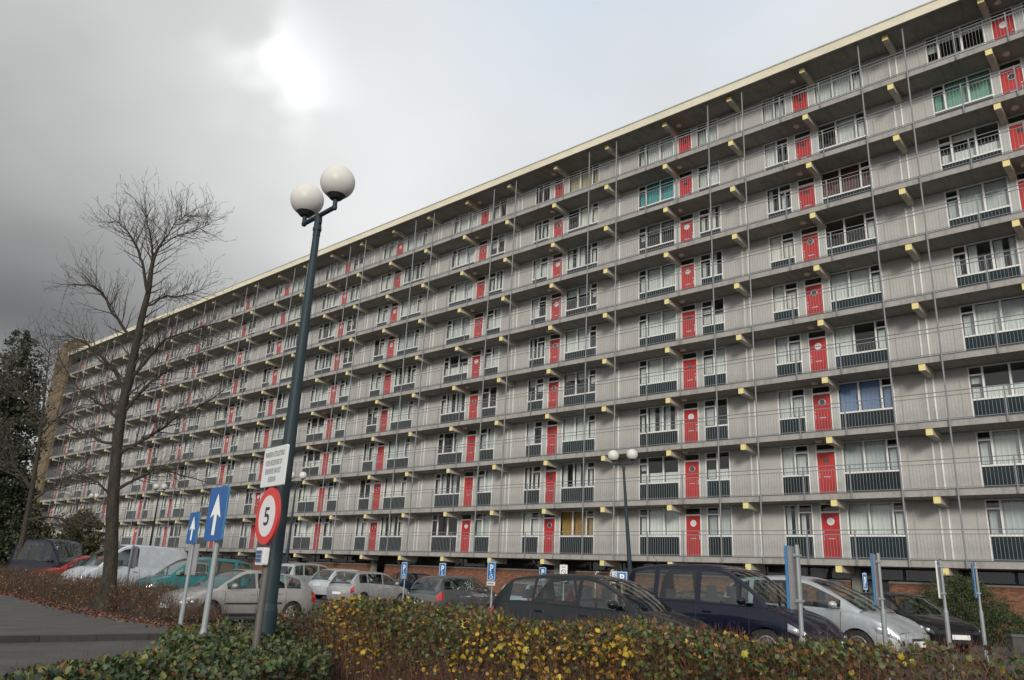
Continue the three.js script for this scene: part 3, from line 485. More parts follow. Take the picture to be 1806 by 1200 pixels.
  // black window surround: thin ribs just outside the glass edge
  const patch = (u0, u1, q0, q1, sg, off, nu = 8, nq = 5) => gridGeo((i, j) => side(u0 + (u1 - u0) * i / nu, q0 + (q1 - q0) * j / nq, sg, off), nu, nq);
  const both = (fn) => { for (const sg of [1, -1]) fn(sg); };
  both((sg) => {
    const lens = S.lens || [hl - 0.40, hl - 0.05, 0.68, 0.92], hlamp = part('headlight', patch(...lens, sg, 0.006), lampBowl, car);
    for (const f of [0.38, 0.74]) { const p = side(lerp(lens[0], lens[1], f), lerp(lens[2], lens[3], 0.5), sg, 0.006), k = part('reflector', new THREE.SphereGeometry(0.052, 14, 10), lampGlass, hlamp, ...p); k.scale.set(0.9, 0.9, 0.5); k.rotation.y = sg * 0.9 * f; }
    const tl = S.tail || [-hl + 0.01, -hl + 0.20, 0.55, 0.98]; part('taillight', patch(...tl, sg, 0.008), tailM, car);
    // door seams and handles
    const seams = S.seams.map((u) => patch(u - 0.006, u + 0.006, 0.06, 0.99, sg, 0.0022, 1, 6)); part('door_seams', join(seams), trimM, car);
    for (const u of S.handles) { const p = side(u, 0.86, sg); part('door_handle', bx(u - 0.09, u + 0.09, p[1] - 0.016, p[1] + 0.016, p[2] - 0.01, p[2] + 0.02), S.trim ? trimM : S.paint, car); }
    if (S.rub) part('rubbing_strip', patch(S.xr + ra + 0.05, S.xf - ra - 0.05, 0.46, 0.53, sg, 0.014, 10, 1), S.rub, car);
    // mirror
    const mx = S.mirror, mp = side(mx, 1, sg); const mg = new THREE.SphereGeometry(1, 14, 10); mg.scale(0.085, 0.07, 0.10); mg.translate(mx + 0.02, T(mx) + 0.085, sg * (Math.abs(mp[2]) + 0.10));
    const mm = part('mirror', join([mg, bar([mx + 0.03, T(mx) + 0.03, sg * (Math.abs(mp[2]) - 0.04)], [mx + 0.02, T(mx) + 0.06, sg * (Math.abs(mp[2]) + 0.06)], 0.022, 6)]), S.trim ? trimM : S.paint, car);
    for (const a of [S.xf, S.xr]) { const wg = wheelGeo(rw), wh = new THREE.Group(); wh.name = 'wheel'; wh.position.set(a, rw, sg * (hw - 0.125)); car.add(wh); part('tyre', wg.tyre, tyreM, wh); const rm = part('rim', wg.rim, rimM, wh); rm.scale.z = sg; }
  });
  part('sill_trim', join([1, -1].map((sg) => patch(S.xr + ra, S.xf - ra, 0, 0.10, sg, 0.006, 10, 1))), trimM, car);
  const capPt = (u, q, f, off) => { const p = side(u, q, 1); return [p[0] + Math.sign(u) * (0.075 * (1 - f * f) + off), p[1], p[2] * f]; };
  const qAt = (u, y) => { const yb = archAt(u), yt = T(u) - 0.045; return (y - yb) / (yt - yb); };
  const capPatch = (u, y0, y1, f, off) => gridGeo((i, j) => capPt(u, lerp(qAt(u, y0), qAt(u, y1), i / 3), -f + 2 * f * j / 8, off), 3, 8);
  const nt = T(hl);
  part('grille', capPatch(hl, nt - 0.155, nt - 0.085, 0.42, 0.006), trimM, car);
  part('lower_grille', capPatch(hl, 0.25, 0.345, 0.5, 0.006), trimM, car);
  { const p = capPt(hl, qAt(hl, 0.40), 0, 0); part('front_plate', bx(p[0] + 0.004, p[0] + 0.016, 0.355, 0.465, -0.26, 0.26), plateM, car); }
  { const py = S.plateY ?? 0.62, p = capPt(-hl, qAt(-hl, py + 0.05), 0, 0); part('rear_plate', bx(p[0] - 0.018, p[0] - 0.004, py, py + 0.11, -0.26, 0.26), plateM, car); }
  if (S.rearBumper) part('rear_bumper', gridGeo((i, j) => { const a = Math.PI * (i / 14) - Math.PI / 2; return [-hl - 0.03 - 0.05 * Math.cos(a) + 0.22 * Math.pow(Math.abs(Math.sin(a)), 6), 0.34 + 0.2 * j / 3, Math.sin(a) * (hw - 0.09)]; }, 14, 3), S.rearBumper, car);
  if (S.rails) both((sg) => part('roof_rail', bar([S.rwTop + 0.1, Ht + 0.045, sg * (hw - tw - 0.18)], [S.wsTop - 0.15, Ht + 0.045, sg * (hw - tw - 0.18)], 0.02, 6), trimM, car));
  if (S.aerial) part('aerial', bar([S.rwTop + 0.15, Ht, 0], [S.rwTop - 0.15, Ht + 0.32, 0], 0.005, 4), trimM, car);
  // cabin
  part('cabin_floor', bx(xr0 + 0.15, xw0 - 0.1, 0.32, 0.38, -hw + 0.12, hw - 0.12), cabinM, car);
  part('dashboard', bx(xw0 - 0.62, xw0 - 0.12, 0.5, T(xw0) - 0.06, -hw + 0.14, hw - 0.14), cabinM, car);
  for (const sz of [-1, 1]) { const fxs = S.seatX ?? 0.0; part('seat', join([bx(fxs - 0.16, fxs - 0.04, 0.45, Math.min(1.12, Ht - 0.42), sz * 0.37 - 0.22, sz * 0.37 + 0.22), bx(fxs - 0.13, fxs - 0.05, Math.min(1.14, Ht - 0.40), Math.min(1.34, Ht - 0.20), sz * 0.37 - 0.12, sz * 0.37 + 0.12)]), seatM, car); }
  if (!S.cargo) part('rear_seat', join([bx(xr0 + 0.45, xr0 + 0.62, 0.45, Math.min(1.05, Ht - 0.5), -hw + 0.2, hw - 0.2), bx(xr0 + 0.47, xr0 + 0.55, 1.0, Math.min(1.24, Ht - 0.28), 0.22, 0.46), bx(xr0 + 0.47, xr0 + 0.55, 1.0, Math.min(1.24, Ht - 0.28), -0.46, -0.22)]), seatM, car);
  part('steering_wheel', new THREE.TorusGeometry(0.17, 0.014, 6, 20).rotateY(Math.PI / 2).rotateZ(0.5).translate(xw0 - 0.72, T(xw0) - 0.02, -0.36), trimM, car);
  return car;
}
// body styles; x forward from the middle
const hatch = (o) => ({ L: 3.9, W: 1.66, Ht: 1.44, rw: 0.29, xf: 1.22, xr: -1.22, top: [[-1.95, 0.80], [-1.75, 0.93], [-1.2, 0.96], [0.2, 0.92], [1.02, 0.90], [1.5, 0.80], [1.85, 0.66], [1.95, 0.58]], roof: [[-1.86, 0.93], [-1.72, 1.12], [-1.42, 1.36], [-0.8, 1.43], [-0.1, 1.44], [0.25, 1.40], [0.6, 1.24], [1.08, 0.90]], wsTop: 0.22, rwTop: -1.42, windows: [[-1.45, -0.98], [-0.92, -0.06], [0.02, 0.86]], seams: [-0.95, 0.0, 0.92], handles: [-0.78, 0.14], mirror: 0.72, aerial: true, ...o });
const mpv = (o) => ({ L: 4.15, W: 1.72, Ht: 1.66, rw: 0.31, xf: 1.3, xr: -1.28, top: [[-2.07, 0.82], [-1.9, 0.98], [-1.2, 1.02], [0.2, 1.0], [1.12, 0.99], [1.6, 0.88], [1.95, 0.72], [2.07, 0.60]], roof: [[-2.0, 0.98], [-1.9, 1.25], [-1.72, 1.55], [-1.0, 1.65], [-0.2, 1.66], [0.3, 1.60], [0.68, 1.40], [1.22, 0.98]], wsTop: 0.28, rwTop: -1.74, windows: [[-1.72, -1.22], [-1.1, -0.22], [-0.1, 0.72], [0.78, 1.02]], seams: [-1.15, -0.16, 0.98], handles: [-0.95, 0.08], mirror: 0.85, aerial: true, tumble: 0.13, ...o });
const van = (o) => ({ L: 4.6, W: 1.84, Ht: 1.95, rw: 0.32, xf: 1.5, xr: -1.45, top: [[-2.3, 0.95], [-2.2, 1.08], [-1.2, 1.10], [0.4, 1.08], [1.42, 1.06], [1.85, 0.92], [2.2, 0.76], [2.3, 0.62]], roof: [[-2.27, 1.08], [-2.2, 1.5], [-2.1, 1.84], [-1.2, 1.94], [0.0, 1.95], [0.55, 1.88], [0.95, 1.62], [1.55, 1.06]], wsTop: 0.52, rwTop: -2.12, windows: [[0.02, 0.92]], seams: [-0.9, -0.05, 1.05], handles: [0.12], mirror: 1.05, tumble: 0.12, noRear: true, cargo: true, seatX: 0.2, trim: true, ...o });
const saloon = (o) => ({ ...hatch({}), L: 4.2, W: 1.70, Ht: 1.40, xf: 1.32, xr: -1.25, top: [[-2.1, 0.84], [-1.95, 0.95], [-1.3, 0.95], [0.2, 0.90], [1.05, 0.88], [1.6, 0.78], [2.0, 0.66], [2.1, 0.57]], roof: [[-1.98, 0.96], [-1.70, 1.12], [-1.2, 1.33], [-0.6, 1.39], [-0.05, 1.40], [0.25, 1.37], [0.6, 1.20], [1.12, 0.88]], wsTop: 0.22, rwTop: -1.2, windows: [[-1.50, -1.02], [-0.95, -0.08], [0.0, 0.86]], seams: [-0.98, -0.04, 0.94], handles: [-0.8, 0.1], ...o });
const silver = paint(0.56, 0.60, 0.62, 0.5), silver2 = paint(0.42, 0.43, 0.44, 0.3), navy = paint(0.006, 0.008, 0.024, 0), nearBlack = paint(0.010, 0.011, 0.013, 0), darkGreen = paint(0.009, 0.013, 0.015, 0), teal = paint(0.010, 0.20, 0.21, 0.2), redP = paint(0.36, 0.022, 0.018, 0.1), whiteP = paint(0.60, 0.64, 0.68, 0.1), greyP = paint(0.145, 0.16, 0.165, 0.5), blueP = paint(0.012, 0.040, 0.075);
const G1 = 'cars parked in the right hand row', G2 = 'cars parked facing the building', G3 = 'cars parked facing the pavement';
makeCar(hatch({ L: 4.0, W: 1.7, Ht: 1.44, paint: darkGreen }), 0.25, 23.5, 6, 'near black hatchback whose roof shows above the hedge, left of the navy car', 'car', G1);
makeCar(mpv({ L: 4.25, Ht: 1.72, paint: navy, roof: [[-2.05, 0.98], [-1.97, 1.3], [-1.78, 1.62], [-1.0, 1.71], [-0.2, 1.72], [0.35, 1.65], [0.75, 1.43], [1.28, 0.98]], rails: false }), 1.05, 20.35, 356, 'navy blue people carrier with a tall cabin, facing right behind the hedge', 'car', G1);
makeCar(mpv({ paint: silver, Ht: 1.62, roof: [[-2.0, 0.98], [-1.85, 1.25], [-1.6, 1.5], [-1.0, 1.60], [-0.3, 1.62], [0.15, 1.56], [0.6, 1.38], [1.36, 0.98]], wsTop: 0.14, windows: [[-1.72, -1.22], [-1.1, -0.22], [-0.1, 0.95]], lens: [1.60, 2.03, 0.66, 0.93] }), 1.75, 17.5, 352, 'silver compact people carrier facing right between navy and black cars', 'car', G1);
makeCar(saloon({ paint: nearBlack, lens: [1.62, 2.07, 0.68, 0.92] }), 1.6, 11.3, 325, 'black low car with bright headlight, rightmost of the right hand row', 'car', G1);
makeCar(hatch({ paint: silver2, W: 1.66, Ht: 1.46, tail: [-1.94, -1.78, 0.55, 0.95], plateY: 0.46 }), -20.5, 12.2, 97, 'silver hatchback with red tail lights seen from behind, mid car park', 'car', G2);
makeCar(hatch({ paint: greyP, L: 3.75, Ht: 1.52, xf: 1.2, xr: -1.2, top: [[-1.87, 0.85], [-1.7, 1.0], [-1.2, 1.04], [0.2, 0.98], [1.02, 0.96], [1.45, 0.84], [1.78, 0.70], [1.87, 0.60]], roof: [[-1.8, 1.0], [-1.66, 1.2], [-1.4, 1.42], [-0.8, 1.51], [-0.1, 1.52], [0.25, 1.47], [0.6, 1.31], [1.15, 0.96]], tail: [-1.86, -1.55, 0.62, 0.98], plateY: 0.50 }), -14.0, 13.2, 93.6, 'dark grey rounded hatchback seen from behind, beneath a disabled parking sign', 'car', G2);
const P3 = [[-29.0, 9.6, 96, mpv({ paint: silver, Ht: 1.62 }), 'silver tall estate behind the lamp pole, seen from its rear corner'], [-37.0, 5.5, 100, mpv({ paint: silver2, rails: true, Ht: 1.68 }), 'far grey estate car with roof rails against the brick plinth'], [-24.6, 10.4, 97, hatch({ paint: whiteP, Ht: 1.40, tail: [-1.94, -1.82, 0.5, 0.95] }), 'pale older hatchback with white plate, left of the silver hatchback'], [-25.8, 5.6, 275, hatch({ paint: blueP }), 'dark blue hatchback parked far back near the brick wall'], [-21.2, 5.6, 95, hatch({ paint: greyP, Ht: 1.5 }), 'grey hatchback mostly hidden behind the dark grey rounded one'], [-13.6, 8.9, 100, hatch({ paint: silver, Ht: 1.38, L: 3.7, W: 1.6, tail: [-1.84, -1.7, 0.5, 0.95], rearBumper: trimM }), 'small silver hatchback with black rear bumper, left of the near black car'], [-11.8, 8.4, 98, hatch({ paint: paint(0.10, 0.012, 0.016), Ht: 1.40 }), 'dark red car whose roof just shows above the near black car'], [-6.6, 6.9, 96, hatch({ paint: nearBlack, Ht: 1.42 }), 'dark car behind the square blue parking sign']];
for (const [x, z, a, S, lab] of P3) makeCar(S, x, z, a, lab, 'car', G2);
makeCar(saloon({ paint: paint(0.40, 0.385, 0.375, 0.35), Ht: 1.38, rub: trimM, trim: false, lens: [1.70, 2.08, 0.55, 0.86] }), -12.7, 23.1, 271, 'silver beige saloon nearest the pavement, left of the lamp pole', 'car', G3);
makeCar(mpv({ paint: teal, L: 3.95, Ht: 1.70, xf: 1.22, xr: -1.2, trim: true, lens: [1.62, 2.02, 0.60, 0.90] }), -19.6, 21.0, 266, 'bright teal people carrier with black mirror, right of the white van', 'car', G3);
makeCar(van({ paint: whiteP, name: 'parked_van' }), -24.6, 21.4, 277, 'white panel van with a dark cab window, right of the tree trunk', 'van', G3);
makeCar(hatch({ paint: redP, L: 4.0, W: 1.7 }), -28.6, 21.6, 268, 'red hatchback behind the brown hedge, left of the tree trunk', 'car', G3);
makeCar(hatch({ paint: silver2, Ht: 1.5 }), -32.5, 15.2, 268, 'pale car mostly hidden behind the red hatchback', 'car', G3);
makeCar(van({ paint: navy, name: 'parked_van', L: 5.0, W: 1.9, Ht: 2.15, windows: [[-2.0, -0.9], [-0.8, 0.35], [0.45, 1.0]], roof: [[-2.46, 1.08], [-2.38, 1.6], [-2.2, 2.0], [-1.2, 2.14], [0.0, 2.15], [0.6, 2.06], [1.05, 1.7], [1.75, 1.06]], top: [[-2.5, 0.95], [-2.4, 1.08], [-1.2, 1.12], [0.4, 1.1], [1.55, 1.06], [2.0, 0.94], [2.4, 0.78], [2.5, 0.62]], wsTop: 0.58, rwTop: -2.22, xf: 1.65, xr: -1.6, noRear: false, cargo: false }), -33.3, 21.2, 12, 'dark blue minibus at the far left edge behind the brown hedge', 'van', G3);

// ---------------------------------------------------------------- trees
const V3 = (a) => new THREE.Vector3(...a);
const barkTex = tex(256, (u, v) => { const n = fbm(u * 10, v * 3, 3, 4, 0), m = fbm(u * 40, v * 12, 8, 3, 0); const k = 0.75 + 0.4 * (n - 0.5) + 0.35 * (m - 0.5); return [k, k * 0.99, k * 0.95]; }, true, 1);
const bark = std(0.080, 0.070, 0.058, 0.95, { map: barkTex, bumpMap: barkTex, bumpScale: 0.012 }), twigM = std(0.062, 0.052, 0.044, 0.9);
class Tubes { // tapered tubes collected into one geometry
  constructor() { this.pos = []; this.nor = []; this.uv = []; this.idx = []; }
  add(pts, radii, seg) {
    const n = pts.length, base = this.pos.length / 3; let up = new THREE.Vector3(0.31, 0.2, 0.93), acc = 0;
    for (let i = 0; i < n; i++) {
      const d = pts[Math.min(i + 1, n - 1)].clone().sub(pts[Math.max(i - 1, 0)]).normalize(), a = new THREE.Vector3().crossVectors(d, up).normalize(), b = new THREE.Vector3().crossVectors(a, d); up = b.clone();
      if (i) acc += pts[i].distanceTo(pts[i - 1]);
      for (let k = 0; k <= seg; k++) { const t = k / seg * Math.PI * 2, nx = a.x * Math.cos(t) + b.x * Math.sin(t), ny = a.y * Math.cos(t) + b.y * Math.sin(t), nz = a.z * Math.cos(t) + b.z * Math.sin(t), r = radii[i]; this.pos.push(pts[i].x + nx * r, pts[i].y + ny * r, pts[i].z + nz * r); this.nor.push(nx, ny, nz); this.uv.push(k / seg, acc); }
    }
    for (let i = 0; i < n - 1; i++) for (let k = 0; k < seg; k++) { const q = base + i * (seg + 1) + k; this.idx.push(q, q + seg + 1, q + 1, q + 1, q + seg + 1, q + seg + 2); }
  }
  geo() { const g = new THREE.BufferGeometry(); g.setAttribute('position', new THREE.Float32BufferAttribute(this.pos, 3)); g.setAttribute('normal', new THREE.Float32BufferAttribute(this.nor, 3)); g.setAttribute('uv', new THREE.Float32BufferAttribute(this.uv, 2)); g.setIndex(this.idx); return g; }
}
function twigs(T, R, p, dir, len, r, depth, lift) { // one wandering shoot with side shoots
  const n = Math.max(3, Math.round(len / 0.22)), pts = [p.clone()], rad = [r], d = dir.clone().normalize(), q = p.clone();
  for (let i = 1; i <= n; i++) {
    d.x += (R() - 0.5) * 0.27; d.y += (R() - 0.5) * 0.22 + lift; d.z += (R() - 0.5) * 0.27; d.normalize(); q.addScaledVector(d, len / n); pts.push(q.clone()); rad.push(Math.max(0.0035, r * (1 - 0.8 * i / n)));
    if (depth > 0 && i > (depth > 1 ? 0 : 1) && R() < (depth > 1 ? 0.95 : 0.72)) {
      const s = new THREE.Vector3(R() - 0.5, R() - 0.35, R() - 0.5).cross(d).normalize(), c = d.clone().multiplyScalar(0.72).addScaledVector(s, 0.75 * (R() < 0.5 ? 1 : -1) * (0.6 + 0.5 * R())); c.y += 0.12;
      twigs(T, R, q, c, len * (0.38 + 0.32 * R()) * (1 - 0.35 * i / n), Math.max(0.0045, rad[i] * 0.62), depth - 1, lift);
    }
  }
  T.add(pts, rad, r > 0.02 ? 6 : r > 0.009 ? 4 : 3);
}
function bareTree(name, label, origin, trunkPts, r0, limbs, seed, o = {}) {
  const t = thing(name, label, 'tree', origin, 0, 'leafless trees'), O = V3(origin), R = rng(seed);
  const smooth = (P, n) => new THREE.CatmullRomCurve3(P).getPoints(n);
  const tp = smooth(trunkPts.map((a) => V3(a).sub(O)), 40), rad = tp.map((_, i) => { const f = i / 40; return Math.max(0.02, r0 * (1 - 0.92 * Math.pow(f, 0.62)) + r0 * 0.5 * Math.pow(Math.max(0, 1 - f * 9), 2)); });
  const tt = new Tubes(); tt.add(tp, rad, 14); part('trunk', tt.geo(), bark, t);
  const tw = new Tubes();
  for (const L of limbs) {
    const pts = smooth(L.map((a) => V3(a).sub(O)), 16); let len = 0; for (let i = 1; i < pts.length; i++) len += pts[i].distanceTo(pts[i - 1]);
    let best = 0, bd = 1e9; tp.forEach((q, i) => { const d = q.distanceTo(pts[0]); if (d < bd) { bd = d; best = i; } });
    const lr = Math.min(rad[best] * 0.62, 0.014 + 0.014 * len), rr = pts.map((_, i) => lr * (1 - 0.72 * i / 16)), lt = new Tubes(); pts[0].copy(tp[best]);
    for (let i = 2; i < 16; i++) { pts[i].x += (R() - 0.5) * 0.06; pts[i].y += (R() - 0.5) * 0.05; }
    lt.add(pts, rr, 7); part('limb', lt.geo(), bark, t);
    for (let i = 2; i <= 16; i++) for (let m = 0; m < (i > 4 ? 3 : 1); m++) if (R() < 0.95) { const d = pts[Math.min(i + 1, 16)].clone().sub(pts[i - 1]).normalize(), s = new THREE.Vector3(R() - 0.5, R() - 0.5, R() - 0.5).cross(d).normalize(); twigs(tw, R, pts[i], d.multiplyScalar(0.75).addScaledVector(s, 0.85), (0.8 + 1.1 * R()) * (o.twig || 1) * (0.6 + 0.4 * len / 3), Math.max(0.009, rr[i] * 0.45), 2, 0.075); }
    twigs(tw, R, pts[16], pts[16].clone().sub(pts[14]), 1.1 * (o.twig || 1), rr[16] * 0.9, 2, 0.04);
  }
  for (let i = 14; i <= 40; i++) for (let m = 0; m < (i > 30 ? 2 : 1); m++) if (R() < 0.85) { const a = R() * 6.283; twigs(tw, R, tp[i], new THREE.Vector3(Math.cos(a), 0.7, Math.sin(a)), (1.1 + 0.9 * R()) * (o.twig || 1), Math.max(0.012, rad[i] * 0.3), 2, 0.08); }
  stuffPart(part('twigs', tw.geo(), twigM, t)); return t;
}
const D = (a) => a;
bareTree('bare_tree', 'tall leafless tree with a dark trunk standing in the brown hedge', [-16.25, 0.03, 25.3], [[-16.25, -0.10, 25.3], [-16.11, 1.15, 25.45], [-15.57, 3.39, 26], [-15.03, 5.47, 26.42], [-14.49, 7.08, 26.6], [-14.06, 8.37, 26.75], [-13.77, 9.15, 26.82], [-13.54, 9.91, 26.95], [-13.34, 10.31, 26.95], [-13.08, 10.71, 26.86]], 0.26, [
  [[-15.26, 4.78, 26.34], [-15.41, 4.80, 26.7], [-15.55, 4.94, 26.9], [-15.9, 5.03, 27.15], [-16.2, 5.30, 27.5], [-16.6, 5.30, 27.9]],
  [[-15.2, 4.55, 26.19], [-14.88, 4.84, 25.9], [-14.38, 5.25, 25.5], [-14.04, 5.61, 25.3], [-13.49, 5.96, 24.9], [-12.8, 6.39, 24.6]],
  [[-15.44, 3.51, 25.97], [-15.07, 3.74, 25.73], [-14.7, 4.00, 25.5], [-14.46, 4.14, 25.33], [-14.15, 4.03, 25.01], [-13.5, 3.85, 24.4]],
  [[-14.81, 6.04, 26.45], [-14.9, 6.83, 26.9], [-15.06, 7.33, 27.5], [-15.3, 7.58, 27.8], [-15.7, 7.75, 28.1]],
  [[-14.32, 7.66, 26.69], [-14.5, 8.01, 27], [-14.7, 8.51, 27.39], [-14.83, 9.03, 27.74], [-15.06, 9.19, 28.02], [-15.6, 9.21, 28.4]],
  [[-13.83, 9.03, 26.82], [-13.77, 9.90, 27.16], [-13.82, 10.40, 27.42], [-13.93, 10.75, 27.69], [-14.14, 11.03, 27.98]],
  [[-13.34, 10.31, 26.95], [-12.9, 10.67, 26.71], [-12.49, 10.84, 26.4], [-12.1, 11.03, 26.17]],
  [[-13.81, 8.70, 26.65], [-13.53, 8.96, 26.51], [-13.09, 9.02, 26.13], [-12.6, 9.21, 25.82]],
  [[-14.64, 6.60, 26.53], [-14.22, 7.10, 26.36], [-13.67, 7.76, 26.14], [-13.13, 8.03, 25.76], [-12.47, 8.31, 25.26]],
  [[-14.94, 5.64, 26.41], [-14.42, 6.30, 26.21], [-13.68, 6.98, 25.82], [-13, 7.30, 25.3]],
  [[-13.54, 9.91, 26.95], [-13.45, 10.49, 27.13], [-13.45, 10.93, 27.32], [-13.43, 11.36, 27.47]],
  [[-13.08, 10.66, 26.86], [-12.83, 11.05, 26.81], [-12.54, 11.31, 26.65]],
  [[-15.01, 5.40, 26.38], [-15.24, 5.78, 26.85], [-15.66, 6.22, 27.45], [-16.02, 6.99, 28]],
  [[-15.61, 3.23, 26.01], [-15.85, 3.69, 26.43], [-16.2, 3.82, 26.8], [-16.7, 3.75, 27.1]]], 11, { twig: 0.66 });
bareTree('bare_tree', 'smaller leafless tree at the left edge beside the evergreen', [-34.9, 0.2, 22.2], [[-34.9, -0.1, 22.2], [-34.8, 2.5, 22.3], [-34.2, 5.5, 22.6], [-33.8, 7.8, 22.9], [-33.5, 9.6, 23.2], [-33.4, 11.4, 23.4]], 0.20, [
  [[-34.5, 4.0, 22.45], [-34.0, 4.7, 21.9], [-33.2, 5.4, 21.3], [-32.4, 5.6, 20.8]], [[-34.4, 4.6, 22.5], [-34.7, 5.5, 23.2], [-35.3, 6.3, 24.0], [-35.7, 7.4, 24.5]], [[-33.9, 7.2, 22.8], [-33.3, 8.1, 22.4], [-32.6, 8.7, 21.8], [-31.8, 8.9, 21.2]], [[-33.8, 7.8, 22.9], [-34.2, 8.9, 23.7], [-34.8, 9.7, 24.4], [-35.2, 10.6, 24.8]], [[-33.5, 9.5, 23.2], [-33.0, 10.5, 22.8], [-32.5, 11.2, 22.4]], [[-34.6, 3.2, 22.4], [-34.0, 3.4, 21.5], [-33.2, 3.3, 20.8], [-32.5, 3.6, 20.2]]], 23, { twig: 0.95 });

// ---------------------------------------------------------------- leaves
function leafGeo(w, l, lobed) { // a leaf lying in xy with its stalk at the origin, folded a little along the midrib
  const out = lobed ? [[0, 0], [0.22, 0.06], [0.5, 0.30], [0.34, 0.46], [0.46, 0.72], [0.2, 0.70], [0, 1]] : [[0, 0], [0.26, 0.12], [0.42, 0.38], [0.34, 0.68], [0, 1]];
  const pos = [], m = out.length;
  for (const sg of [1, -1]) for (let i = 0; i < m - 1; i++) { const a = out[i], b = out[i + 1], c = [0, 0.45]; const tri = [a, b, c].map(([x, y]) => [sg * x * w, y * l, 0.22 * Math.abs(x) * w - 0.12 * l * y * y]); if (sg < 0) tri.reverse(); for (const t of tri) pos.push(...t); }
  const g = new THREE.BufferGeometry(); g.setAttribute('position', new THREE.Float32BufferAttribute(pos, 3)); g.computeVertexNormals(); return g;
}
const leafM = std(1, 1, 1, 0.55, { side: THREE.DoubleSide });
const dummy = new THREE.Object3D(), col = new THREE.Color();
function instances(name, parent, geo, mat, list) { // list of { p, d (stalk to tip), roll, s, c }
  const m = new THREE.InstancedMesh(geo, mat, list.length); m.name = name;
  list.forEach((e, i) => { dummy.position.set(...e.p); dummy.up.set(0, 1, 0); dummy.quaternion.setFromUnitVectors(new THREE.Vector3(0, 1, 0), e.d); if (e.roll) dummy.rotateY(e.roll); if (e.s.length) dummy.scale.set(...e.s); else dummy.scale.setScalar(e.s); dummy.updateMatrix(); m.setMatrixAt(i, dummy.matrix); m.setColorAt(i, col.setRGB(...e.c)); });
  parent.add(m); return stuffPart(m);
}
const rdir = (R, up = 0.2) => { const a = R() * 6.283, y = R() * 2 - 1 + up, h = Math.sqrt(Math.max(0.05, 1 - Math.min(1, y * y))); return new THREE.Vector3(Math.cos(a) * h, y, Math.sin(a) * h).normalize(); };
const jit = (R, c, k = 0.25) => { const f = 1 - k / 2 + k * R(); return [c[0] * f, c[1] * f * (0.94 + 0.12 * R()), c[2] * f]; };
const twigG = new THREE.CylinderGeometry(0.35, 1, 1, 4, 1).translate(0, 0.5, 0);
const plainLeaf = leafGeo(1, 1, false), lobeLeaf = leafGeo(1.05, 1, true);
const needle = leafGeo(0.35, 1, false);
const GREEN = [0.052, 0.080, 0.022], DGREEN = [0.024, 0.045, 0.017], OLIVE = [0.095, 0.098, 0.022], YELLOW = [0.42, 0.285, 0.028], GOLD = [0.34, 0.165, 0.020], RUST = [0.14, 0.058, 0.022], BROWN = [0.075, 0.038, 0.022], STEM = [0.105, 0.046, 0.030], STEM2 = [0.165, 0.085, 0.045];
